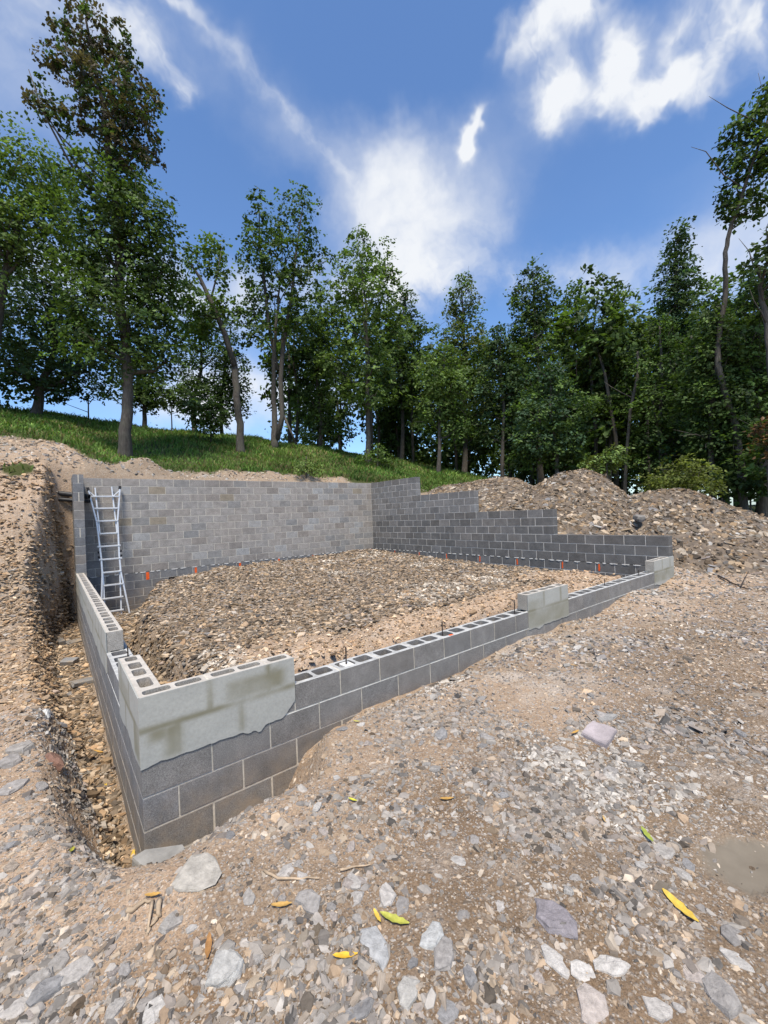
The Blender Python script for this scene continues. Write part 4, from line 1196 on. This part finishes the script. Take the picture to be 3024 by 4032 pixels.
_br, _bp, _bd = tree('snapped tree whose broken top leans left, pale splintered wood at the break', (520, 975), None, [(518, 930), (513, 870), (508, 810), (503, 772)], .15, [(460, 540, 28, 35), (475, 590, 25, 25), (415, 560, 25, 25), (430, 700, 45, 35), (470, 660, 28, 35), (400, 640, 35, 40)], 2600, .16, 'mid', 'light', .3, 14, G1, limbs=False, r1=.12, extra=broken, spray=.35)
_bm = bmesh.new()
for dx, hgt, rr in ((0, .62, .05), (-.06, .35, .05), (.06, .28, .05), (.02, .45, .04)):
    r_ = bmesh.ops.create_cone(_bm, cap_ends=True, segments=5, radius1=rr, radius2=.004, depth=hgt)
    bmesh.ops.translate(_bm, verts=r_['verts'], vec=Vector(at_dist(503, 776, _bd) - _bp) + Vector((dx, 0, hgt / 2 - .08)))
bm_obj('splinter', _bm, M['split'], _br)
def twin(p0, d):
    return [tube(np.array([at_dist(x, y, d) - p0 for x, y in pa]), rr, 7) for pa, rr in ((((598, 950), (610, 900), (606, 820), (612, 740), (630, 640), (640, 540), (655, 440)), [.15, .13, .12, .11, .08, .05, .02]), (((600, 800), (580, 700), (570, 600), (560, 520), (560, 450)), [.09, .08, .07, .05, .02]), (((614, 900), (640, 960)), [.06, .05]))]
tree('twin stemmed tree with an open crown standing alone against the sky', (593, 955), 21.5, [(592, 900), (590, 830), (592, 760), (600, 680), (605, 600)], .15,
     [(560, 460, 32, 38), (645, 450, 45, 40), (600, 500, 40, 35), (545, 520, 32, 40), (665, 510, 32, 40), (600, 560, 75, 40), (555, 600, 45, 40), (640, 610, 60, 45), (700, 555, 26, 26), (590, 660, 65, 45), (530, 670, 40, 35), (650, 690, 55, 45), (560, 720, 50, 25)], 9000, .15, 'mid', 'dark', .45, 15, G1, extra=twin, spray=.28)
tree('pale feathery green tree in the middle of the tree line', (795, 1000), None, [(796, 930), (792, 850), (795, 760), (790, 660), (780, 560)], .13,
     [(775, 515, 25, 30), (770, 570, 45, 40), (815, 560, 35, 40), (745, 620, 45, 45), (800, 640, 60, 45), (840, 600, 30, 45), (780, 710, 70, 45), (720, 690, 40, 50), (850, 700, 40, 50), (790, 780, 80, 45), (720, 780, 50, 40), (800, 850, 60, 35)], 10000, .145, 'light', 'mid', .45, 16, G1, spray=.30)
def auto(xc, ytop, ybot, hw, rng, sharp=1.0):
    out = []; y = ytop; k = 0
    while y < ybot:
        f = (y - ytop) / (ybot - ytop)
        w = hw * (.28 + .72 * min(1, f * 2.6 * sharp)) * rng.uniform(.85, 1.15)
        r = max(20, w * .55); n = max(1, int(round(w / r)))
        for j in range(n):
            out.append((xc + (j - (n - 1) / 2) * r * 1.25 + rng.uniform(-.25, .25) * r, y + r * .6 + rng.uniform(-.2, .2) * r, r, r * rng.uniform(.7, .95)))
        y += r * 1.15; k += 1
    return out
specs = [  # label, x at foot, y at foot, distance, top (x, y), half width, trunk r, hue, hue2, leaves, bare twigs
    ('slim dark tree behind the pale feathery one', 865, 985, 27, (872, 615), 850, 60, .13, 'dark', 'mid', 5200, 4),
    ('round topped olive tree between the feathery tree and the tall dark one', 1000, 1000, 27, (1000, 592), 860, 75, .16, 'olive', 'mid', 7000, 0),
    ('tall dark tree with a forked top right of the middle', 1170, 1030, 24, (1150, 572), 880, 85, .15, 'dark', 'mid', 8200, 0),
    ('bushy green tree shouldering the tall dark one on its right', 1235, 1030, 26, (1240, 612), 880, 60, .12, 'mid', 'dark', 5600, 0),
    ('pale thin crowned tree with bare curling branches', 1310, 1030, 25, (1330, 615), 860, 65, .12, 'light', 'mid', 5200, 10),
    ('very dark narrow tree standing high over the right half of the wood', 1450, 1040, 27, (1465, 485), 860, 68, .17, 'dark', 'blue', 8200, 0),
    ('dense tree with big leaves at the right edge, low in the picture', 1640, 1060, 21, (1640, 600), 900, 90, .18, 'mid', 'dark', 8000, 3),
    ('short green tree in front of the dark trunks in the middle', 945, 1000, 22, (960, 740), 900, 85, .10, 'mid', 'light', 6200, 0),
    ('low spreading tree under the forked dark tree', 1200, 1040, 21, (1190, 770), 960, 85, .09, 'blue', 'mid', 5800, 0),
    ('leafy understorey tree left of the heaps with grey green leaves', 1085, 1020, 23, (1080, 705), 930, 65, .10, 'dark', 'blue', 5000, 0),
    ('green understorey tree below the very dark narrow one', 1420, 1050, 22, (1430, 680), 960, 85, .10, 'mid', 'dark', 6800, 0),
    ('young tree with drooping leaves left of the right edge', 1540, 1050, 20, (1545, 640), 960, 75, .10, 'dark', 'mid', 6800, 0),
    ('dark tree filling the gap behind the maple on its right', 420, 905, 26, (440, 640), 860, 65, .12, 'dark', 'mid', 5200, 0),
    ('small dark tree behind the snapped trunk', 480, 915, 27, (500, 690), 880, 45, .10, 'dark', 'blue', 3200, 0),
    ('slender tree on the crest right of the twin stemmed tree', 690, 950, 26, (690, 620), 880, 45, .11, 'mid', 'dark', 4400, 0),
    ('low tree behind the maple on the crest', 310, 890, 25, (310, 760), 860, 60, .10, 'dark', 'mid', 3200, 0),
]
for i, (lab, fx, fy, d, (tx, ty), yb, hw, r0, h1, h2, n, bare) in enumerate(specs):
    rg = np.random.default_rng(100 + i)
    tree(lab, (fx, fy), d, [(fx + (tx - fx) * q + rg.uniform(-8, 8), fy + (ty - fy) * q) for q in (.15, .35, .55, .75, .93)], r0, auto(tx, ty, yb, hw, rg), int(n * 1.3), .148 if d > 22 else .13, h1, h2, .4, 200 + i, G1, bare=bare, spray=.34)
tree('tall sparse tree bending over the right edge with a pale mottled trunk', (1605, 985), 19.5, [(1595, 940), (1570, 860), (1550, 790), (1552, 730), (1568, 640), (1565, 560), (1575, 500), (1600, 430), (1630, 340), (1660, 250)], .115,
     [(1650, 215, 22, 30), (1625, 265, 28, 28), (1590, 290, 30, 24), (1640, 320, 34, 34), (1585, 345, 26, 24), (1650, 385, 30, 36), (1590, 400, 26, 26), (1570, 440, 24, 22), (1620, 450, 34, 26), (1700, 300, 45, 80), (1580, 330, 20, 20)], 3600, .15, 'dark', 'mid', .4, 41, G1, bare=6, spray=.30)
tree('leaning bare grey trunk at the right edge of the wood', (1690, 1000), 18.5, [(1675, 900), (1665, 780), (1655, 680), (1640, 620), (1660, 560)], .13, [(1690, 560, 50, 60)], 1200, .16, 'dark', None, .3, 42, G1, bare=7)
for i, (lab, pa, d, r0) in enumerate((('thin snapped snag with pale wood near the right end of the heaps', ((1345, 1040), (1355, 960), (1362, 880), (1380, 800), (1378, 760)), 18.5, .10), ('crooked barkless snag in front of the very dark narrow tree', ((1400, 1040), (1398, 880), (1394, 800), (1398, 760), (1388, 720)), 22, .10),
                                      ('thin leaning bare stem among the pale thin crowned tree', ((1300, 1040), (1312, 900), (1300, 780), (1303, 690)), 22, .07), ('leaning dead stem right of the crooked snag', ((1560, 1000), (1535, 850), (1510, 780), (1492, 725)), 21, .09))):
    tree(lab, pa[0], d + 3.5, list(pa[1:]), r0 * .65, [], 0, .1, 'mid', seed=60 + i, group='dead stems in the wood', r1=r0 * .55, bare=2, name='dead_tree')
# bare trunks deeper in the wood, each a tree of its own under one shared canopy
rg = np.random.default_rng(900)
for i in range(46):
    x = rg.uniform(800, 1660) if i < 38 else rg.uniform(610, 740); d = rg.uniform(24, 38); p = at_dist(x, 1000, d)
    z = float(H(p[:1], p[1:2])[0]); hgt = rg.uniform(7, 11)
    V, Q, Tt = tube(np.array([[0, 0, -.3], [rg.normal(0, .1), rg.normal(0, .1), hgt * .35], [rg.normal(0, .3), rg.normal(0, .3), hgt * .7], [rg.normal(0, .5), rg.normal(0, .5), hgt]]), [rg.uniform(.08, .17), .10, .07, .03], 7)
    root = empty('tree', (p[0], p[1], z), 'slender dark trunk standing deeper in the shaded wood', 'tree', 'trunks deeper in the wood')
    np_mesh('trunk', V, [Q, Tt], M['bark'], root, smooth=True)
    V, F, Cc = leaf_cloud([(np.array([rg.normal(0, .5), rg.normal(0, .5), hgt * f]), np.array([w, w, 1.4])) for f, w in ((.45, 1.5), (.65, 2.0), (.85, 1.8), (1.0, 1.1))], 1500, .28, rg, .6, GREENS['dark'], GREENS['mid'], .35)
    np_mesh('crown', V, F, M['leaf'], root, colr=Cc)
# bushes
bushes = [('yellow green bush behind the dip between the last two heaps', 1470, 1040, 17.5, [(1450, 1030, 50, 26), (1490, 1020, 48, 28), (1520, 1045, 35, 22), (1420, 1050, 30, 18), (1470, 1055, 55, 22)], 3000, .10, 'olive', 'yellow'),
          ('bush of fresh green leaves behind the tallest heap', 1310, 1010, 18.5, [(1300, 995, 38, 22), (1330, 985, 30, 22), (1280, 1010, 26, 16)], 1600, .11, 'light', 'olive'),
          ('low bush on the crest beside the feathery tree', 815, 985, 20, [(815, 980, 22, 18), (830, 995, 20, 14), (790, 990, 15, 14)], 900, .10, 'mid', 'light'),
          ('dark shrub at the foot of the wood right of the heaps', 1620, 1060, 20, [(1600, 1010, 50, 35), (1650, 1000, 50, 45), (1570, 1040, 35, 25), (1640, 1050, 50, 22)], 2600, .16, 'dark', 'mid'),
          ('dark low shrub under the snapped tree', 455, 930, 20, [(440, 900, 36, 28), (470, 890, 30, 30), (420, 880, 28, 26), (455, 925, 26, 20)], 1900, .14, 'dark', 'mid'),
          ('weedy bush in the grass below the twin stemmed tree', 660, 1010, 14.5, [(655, 1008, 20, 9), (680, 1012, 16, 8)], 500, .08, 'light', 'olive'),
          ('low undergrowth on the crest left of the maple trunk', 190, 870, 24, [(150, 832, 45, 26), (205, 845, 40, 22), (110, 845, 40, 18)], 1700, .14, 'dark', 'mid'),
          ('low undergrowth on the crest between maple and snapped tree', 370, 890, 24, [(345, 852, 45, 26), (395, 860, 40, 26), (420, 840, 30, 30)], 1700, .14, 'dark', 'mid'),
          ('undergrowth on the crest right of the twin stems', 690, 945, 24.5, [(655, 880, 30, 34), (700, 905, 40, 30), (745, 930, 34, 26), (735, 870, 34, 34)], 2200, .14, 'dark', 'mid'),
          ('brown leaved shrub low at the right edge', 1655, 960, 18.6, [(1650, 930, 26, 30), (1670, 960, 30, 26)], 700, .13, 'brown', 'dark'),
          ('leafy undergrowth left of the tallest heap', 1160, 1010, 22, [(1130, 985, 50, 28), (1190, 985, 45, 30), (1240, 1000, 40, 24)], 2400, .14, 'dark', 'mid'),
          ('dense undergrowth behind the last heap', 1560, 1000, 22.5, [(1540, 985, 55, 40), (1600, 960, 50, 40), (1490, 975, 40, 34), (1430, 970, 50, 34)], 3000, .17, 'dark', 'blue')]
for i, (lab, fx, fy, d, bl, n, lf, h1, h2) in enumerate(bushes):
    tree(lab, (fx, fy), d, [(fx, fy - 12), (fx + 3, fy - 25)], .03, bl, n, lf, h1, h2, .4, 300 + i, 'bushes at the foot of the wood', name='bush', r1=.01, spray=.25)
def far_wood():
    rng = np.random.default_rng(4); bl = []
    for i in range(90):
        x = rng.uniform(830, 1720); d = rng.uniform(34, 46); ytop = np.interp(x, [820, 900, 1000, 1150, 1300, 1450, 1660], [760, 740, 720, 700, 720, 660, 640])
        y = rng.uniform(ytop, 1015); c = at_dist(x, y, d); bl.append((c, np.array([3.0, 3.0, 2.4])))
    for i in range(60):
        x = rng.uniform(840, 1700); d = rng.uniform(28, 34); c = at_dist(x, rng.uniform(900, 1012), d); bl.append((c, np.array([1.7, 1.7, 1.2])))
    V, F, Cc = leaf_cloud(bl, 58000, .34, rng, .9, GREENS['dark'], GREENS['mid'], .3)
    o = np_mesh('far_wood', V, F, M['leaf'], colr=Cc)
    tag(o, 'mass of dark foliage deep in the wood behind the edge trees', 'wood', kind='stuff')
far_wood()

# ------------------------------------------------------------------ grass
def build_grass():
    rng = np.random.default_rng(15)
    n = 150000
    x = rng.uniform(-7, 26, n); y = rng.uniform(8, 28, n)
    r = np.hypot(x - CAM[0], y - CAM[1]); th = np.arctan2(x - CAM[0], y - CAM[1])
    _, _, g = zones(x, y)
    k = (np.hypot(x, y + 2.5) < 28.5) & (rng.random(n) < g * np.clip((14 / r) ** 1.0, .25, 1)) & (np.abs(th - YAW) < 1.0) & ~((x < 9.3) & (y < 9.9) & (x > -.1))
    x, y, r = x[k], y[k], r[k]; n = len(x)
    z = H(x, y)
    hn = fbm(x * .8, y * .8, 3, 44)
    h = (.08 + .22 * np.clip(hn + .2, 0, 1)) * rng.uniform(.6, 1.4, n) * np.clip(r / 15, .9, 1.5)
    w = .016 * np.clip(r / 12, 1, 2.2) * rng.uniform(.7, 1.4, n)
    a = rng.uniform(0, 2 * math.pi, n); lean = rng.normal(0, .45, (n, 2))
    P = np.stack([x, y, z - .02], 1); s = np.stack([np.cos(a), np.sin(a), np.zeros(n)], 1)
    tip = P + np.stack([lean[:, 0] * h, lean[:, 1] * h, h], 1)
    mid = P + np.stack([lean[:, 0] * h * .3, lean[:, 1] * h * .3, h * .6], 1)
    V = np.stack([P - s * w[:, None], P + s * w[:, None], mid + s * w[:, None] * .7, mid - s * w[:, None] * .7, tip], 1).reshape(-1, 3)
    i = np.arange(n)[:, None] * 5
    Q = i + np.array([[0, 1, 2, 3]]); Tt = i + np.array([[3, 2, 4]])
    c1 = np.array([.075, .155, .03]); c2 = np.array([.19, .28, .06]); c3 = np.array([.24, .20, .085])
    q = np.clip(.5 + 1.6 * fbm(x * .6, y * .6, 3, 47) + rng.normal(0, .2, n), 0, 1)[:, None]
    c = c1 * (1 - q) + c2 * q
    c = np.where((rng.random(n) < .10 + .45 * np.clip(fbm(x * .5, y * .5, 3, 49) * 2, 0, 1))[:, None], c3, c) * rng.uniform(.6, 1.25, (n, 1)) * np.clip(.95 + 1.6 * fbm(x * .9, y * .9, 4, 53), .5, 1.4)[:, None]
    o = np_mesh('grass', V, [Q, Tt], M['grass'], colr=np.repeat(c, 5, 0))
    tag(o, 'rough green grass covering the hill behind the walls', 'grass', kind='stuff')
build_grass()

# ------------------------------------------------------------------ loose things on the ground
def slab_thing(name, label, cat, pts, z0, th, colr, mat='stone', tilt=(0, 0), loc=None):
    """flat slab with an irregular outline"""
    pts = np.array(pts, float); c = pts.mean(0); q = pts - c
    n = len(q); V = []; bm = bmesh.new()
    rings = [(1.0, 0), (1.0, th * .8), (.965, th)]
    vs = [[bm.verts.new((p[0] * s, p[1] * s, z + p[0] * tilt[0] + p[1] * tilt[1])) for p in q] for s, z in rings]
    for a, b in ((0, 1), (1, 2)):
        for i in range(n): bm.faces.new((vs[a][i], vs[a][(i + 1) % n], vs[b][(i + 1) % n], vs[b][i]))
    bm.faces.new(vs[2]); bm.faces.new(vs[0][::-1])
    bmesh.ops.recalc_face_normals(bm, faces=bm.faces)
    o = bm_obj(name, bm, M[mat]); o.location = (c[0], c[1], z0); o.color = (*colr, 1)
    return tag(o, label, cat)
def gz(x, y): return float(H(np.array([x]), np.array([y]))[0])
pv = [hit(a, b)[:2] for a, b in ((1256, 1592), (1268, 1576), (1281, 1566), (1296, 1573), (1307, 1573), (1333, 1586), (1320, 1606), (1310, 1620), (1285, 1606))]
cx, cy = np.mean(pv, 0)
slab_thing('paving_slab', 'broken pinkish grey paving slab lying flat on the gravel', 'paving slab', pv, gz(cx, cy) - .005, .045, (.33, .285, .28), tilt=(.05, .03))
slab_thing('concrete_slab', 'grey broken concrete slab lying against the foot of the near corner', 'concrete slab', [(-.085, -.17), (-.02, -.155), (.06, -.20), (.16, -.255), (.165, -.29), (.12, -.355), (.03, -.33), (-.05, -.275)], gz(.04, -.25) + .012, .062, (.25, .24, .22), tilt=(.0, .04))
_rg = np.random.default_rng(31)
def rock(label, dx, dy, w, colr, mesh, flat=.8, name='rock', yaw=None):
    p = hit(dx, dy); size = w * KD / F_PX * np.linalg.norm(p - CAM)
    colr = tuple(.84 * v for v in colr)
    o = place_stone(name, p, size * .96, colr, _rg, None, .08, mesh, yaw, .1, flat)
    return tag(o, label, 'rock')
rock('large flat pale rock below the concrete slab at the near corner', 424, 1888, 88, (.44, .40, .34), 3, .6, yaw=.4)
rock('blocky light grey rock low in the middle beside the orange leaf', 810, 2052, 74, (.43, .42, .40), 1, .9)
rock('rounded pale rock right of the blocky grey one', 935, 2026, 55, (.50, .49, .46), 4, 1.0)
rock('angular pale beige rock at the bottom middle', 883, 2146, 50, (.47, .44, .39), 7, .9)
rock('flat purplish shale rock right of the low middle', 1203, 1985, 78, (.29, .26, .265), 9, .7)
rock('reddish brick like stone lying on the left bank', 116, 1645, 40, (.26, .15, .11), 5, 1.0)
rock('white chalky stone on top of the left clay bank', 100, 1545, 26, (.62, .62, .60), 2, .9)
rock('long grey stone just above the paving slab', 1309, 1551, 52, (.33, .315, .29), 6, .7)
rock('light grey stone low at the left edge with a white top', 486, 2094, 66, (.46, .44, .40), 8, .8)
# boulder on the last heap
_p = at_dist(1381, 1119, 12.4)
o = place_stone('boulder', _p, px2m(34, 12.6), (.20, .185, .165), _rg, None, .05, 10, None, .0, 1.3); o.location = tuple(_p)
tag(o, 'large dark boulder stuck in the heap between the tallest and the last', 'boulder')

def block_piece(label, dx, dy, size, rot, hollow, colr):
    p = hit(dx, dy)
    bm = bmesh.new()
    a, b, c = size
    if hollow:
        pts = [(0, 0), (a, 0), (a, c * .28), (a * .3, c * .30), (a * .28, c), (0, c * .95)]
        lo = [bm.verts.new((x - a / 2, -b / 2, z)) for x, z in pts]; hi = [bm.verts.new((x - a / 2, b / 2, z)) for x, z in pts]
        n = len(pts)
        for i in range(n): bm.faces.new((lo[i], lo[(i + 1) % n], hi[(i + 1) % n], hi[i]))
        bm.faces.new(lo[::-1]); bm.faces.new(hi)
        bmesh.ops.recalc_face_normals(bm, faces=bm.faces)
    else:
        box_bm(bm, (-a / 2, -b / 2, 0), (a / 2, b / 2, c), .006)
        for v in bm.verts: v.co += Vector((random.uniform(-.01, .01), random.uniform(-.01, .01), random.uniform(-.004, .004)))
    o = bm_obj('broken_block', bm, M['block']); o.location = (p[0], p[1], p[2] + .01); o.rotation_euler = rot; o.color = (*colr, 1)
    return tag(o, label, 'broken block', 'broken blocks in the left trench')
block_piece('broken hollow block open end up, farthest of the three in the left trench', 150, 1392, (.36, .19, .12), (.1, -.05, .25), True, (.12, .125, .13))
block_piece('small grey block offcut in the middle of the left trench', 150, 1437, (.19, .15, .09), (.15, .1, -.5), False, (.20, .20, .20))
block_piece('flat block offcut propped against the left wall, nearest of the three', 178, 1480, (.26, .14, .06), (.05, .12, .35), False, (.19, .185, .175))

def stick(label, pix, r, mat, lift=.012, name='stick', forks=()):
    pts = [hit(a, b) + np.array([0, 0, lift]) for a, b in pix]
    p0 = pts[0]
    P = np.array(pts) - p0; m = (len(P) - 1) * 3 + 1; ti = np.linspace(0, len(P) - 1, m)
    P = np.stack([np.interp(ti, np.arange(len(pts)), P[:, k]) for k in range(3)], 1); P[1:-1] += np.random.default_rng(len(label)).normal(0, r * .35, (m - 2, 3))
    parts = [tube(P, np.linspace(r, r * .45, m), 6)]
    for i, (a, b, up) in forks:
        q = np.array([pts[i], hit(a, b) + np.array([0, 0, up])]) - p0
        parts.append(tube(np.array([q[0], q.mean(0) + [0, 0, .01], q[1]]), [r * .7, r * .5, r * .25], 5))
    V, Q, Tt = merge(parts)
    o = np_mesh(name, V, [Q, Tt], M[mat], smooth=True); o.location = p0
    return tag(o, label, 'root' if name == 'root' else 'stick')
stick('pale forked root among the stones below the near corner', [(275, 1972), (300, 1960), (330, 1952)], .012, 'wood', name='root', forks=((2, (318, 2025, .01)),))
stick('pale torn root lying upright in the picture beside the forked one', [(346, 1950), (345, 1985), (325, 2010), (318, 2028)], .011, 'wood', name='root')
stick('long thin pale root lying across the stones left of the middle', [(570, 1885), (600, 1900), (650, 1905), (690, 1903)], .007, 'wood', name='root')
stick('pale root fragment right of the long thin one', [(735, 1885), (770, 1877), (800, 1873)], .006, 'wood', name='root')
stick('black forked stick on the tan ground right of the foundation', [(1552, 1247), (1580, 1262), (1600, 1272), (1622, 1277)], .018, 'stick', .03, forks=((2, (1618, 1255, .18)),))
stick('thin white twig on the lip of the left bank', [(0, 1053), (50, 1053), (95, 1055)], .012, 'wood', .05)
stick('thin twig lying on the gravel at the lower left', [(285, 2195), (300, 2165), (322, 2135)], .004, 'wood')
stick('dead pale branch sticking out of the bush behind the heaps', [(1500, 1100), (1440, 1060)], .02, 'wood', .5) if False else None

def fallen_leaf(label, dx, dy, ln, ang, colr, curl=.28, wid=.25):
    p = hit(dx, dy); d = np.linalg.norm(p - CAM); s = .74 * ln * KD / F_PX * d
    n = 9; V = []; F = []
    for i in range(n):
        t = i / (n - 1); w = wid * (math.sin(math.pi * min(1, t * .92 + .04)) ** .8 * .5 * (1 + .18 * math.sin(i * 2.7 + dx)) if .05 < t else .02)
        z = curl * (t - .5) ** 2
        for k in (-1, -.5, 0, .5, 1): V.append(((t - .5) * s, k * w * s, (z + .16 * abs(k) * w * 2) * s))
    for i in range(n - 1):
        for k in range(4): F.append((i * 5 + k, i * 5 + k + 1, i * 5 + k + 6, i * 5 + k + 5))
    me = bpy.data.meshes.new('fallen_leaf'); me.from_pydata(V, [], F); me.update()
    for q in me.polygons: q.use_smooth = True
    me.materials.append(M['fallen'])
    o = bpy.data.objects.new('fallen_leaf', me); col.objects.link(o)
    nrm = normals(np.array([p[0]]), np.array([p[1]]))[0]
    # direction of the leaf on the ground from its slant in the picture
    q = hit(dx + 12 * math.cos(ang), dy + 12 * math.sin(ang)); v = Vector(q - p); v -= Vector(nrm) * v.dot(Vector(nrm)); v.normalize()
    y = Vector(nrm).cross(v)
    o.matrix_world = Matrix(((v.x, y.x, nrm[0], p[0]), (v.y, y.y, nrm[1], p[1]), (v.z, y.z, nrm[2], p[2] + .014), (0, 0, 0, 1)))
    o.color = (*colr, 1)
    return tag(o, label, 'fallen leaf', 'fallen leaves')
YEL, ORA, GRN, BRN = (.56, .38, .06), (.42, .24, .06), (.26, .28, .05), (.30, .15, .05)
for a in (('bright yellow long leaf lying at the lower right', 1468, 1966, 72, .75, YEL), ('yellow green long leaf lying below the middle of the gravel', 852, 1994, 66, .55, (.36, .35, .06)),
          ('small yellow leaf standing beside the yellow green one', 815, 1986, 34, 1.2, YEL), ('orange crumpled leaf beside the blocky grey rock', 746, 2073, 50, -.25, (.62, .36, .03)), ('brown curled leaf among the stones at the lower left', 451, 2052, 50, 1.7, BRN),
          ('orange leaf on the gravel halfway between slab corner and paving slab', 965, 1731, 34, -.1, ORA), ('green narrow leaf on the right half of the gravel', 1398, 1810, 42, 1.0, (.27, .31, .05)), ('yellow leaf leaning on the concrete slab at the near corner', 287, 1852, 30, 1.8, YEL),
          ('yellow leaf tucked beside the paving slab', 1243, 1586, 28, -.3, ORA), ('tan curled leaf left of the yellow green one', 608, 1962, 44, -.2, (.42, .25, .07)), ('orange leaf low in the left trench', 213, 1627, 26, .4, ORA), ('yellow leaf on the trench floor near the near corner', 228, 1697, 18, 1.2, YEL),
          ('yellow leaf on the side of the mound inside the foundation', 354, 1376, 14, .9, YEL), ('yellow leaf on the front edge of the mound', 634, 1368, 26, .2, YEL), ('brownish leaf left of the long thin root', 330, 1940, 34, .3, ORA), ('yellow leaf on the gravel by the clay bank', 762, 1733, 26, .2, (.50, .48, .05)),
          ('small orange leaf on the gravel below the raised middle piece', 1240, 1440, 18, .1, ORA), ('yellow green leaf beside the foot of the low wall', 770, 1562, 18, .1, (.5, .47, .05)), ('small tan leaf above the bright yellow one', 1306, 1776, 22, 1.2, (.45, .30, .12)), ('olive leaf at the trench end by the near corner', 155, 1842, 26, 2.2, (.40, .36, .05))):
    fallen_leaf(*a)
# grey boards at the far right foot of the heap
for i, (lab, a, b) in enumerate((('weathered grey board at the right edge by the last heap', (1628, 1220), (1680, 1208)), ('shorter grey board lying flat left of the other one', (1588, 1233), (1640, 1232)))):
    p, q = hit(*a), hit(*b); p[2] = gz(p[0], p[1]); q[2] = gz(q[0], q[1])
    bm = bar(Vector((0, 0, .03)), Vector(q - p) + Vector((0, 0, .06)), .16, .025, (0, 0, 1)); o = bm_obj('board', bm, M['board']); o.location = p
    tag(o, lab, 'board')
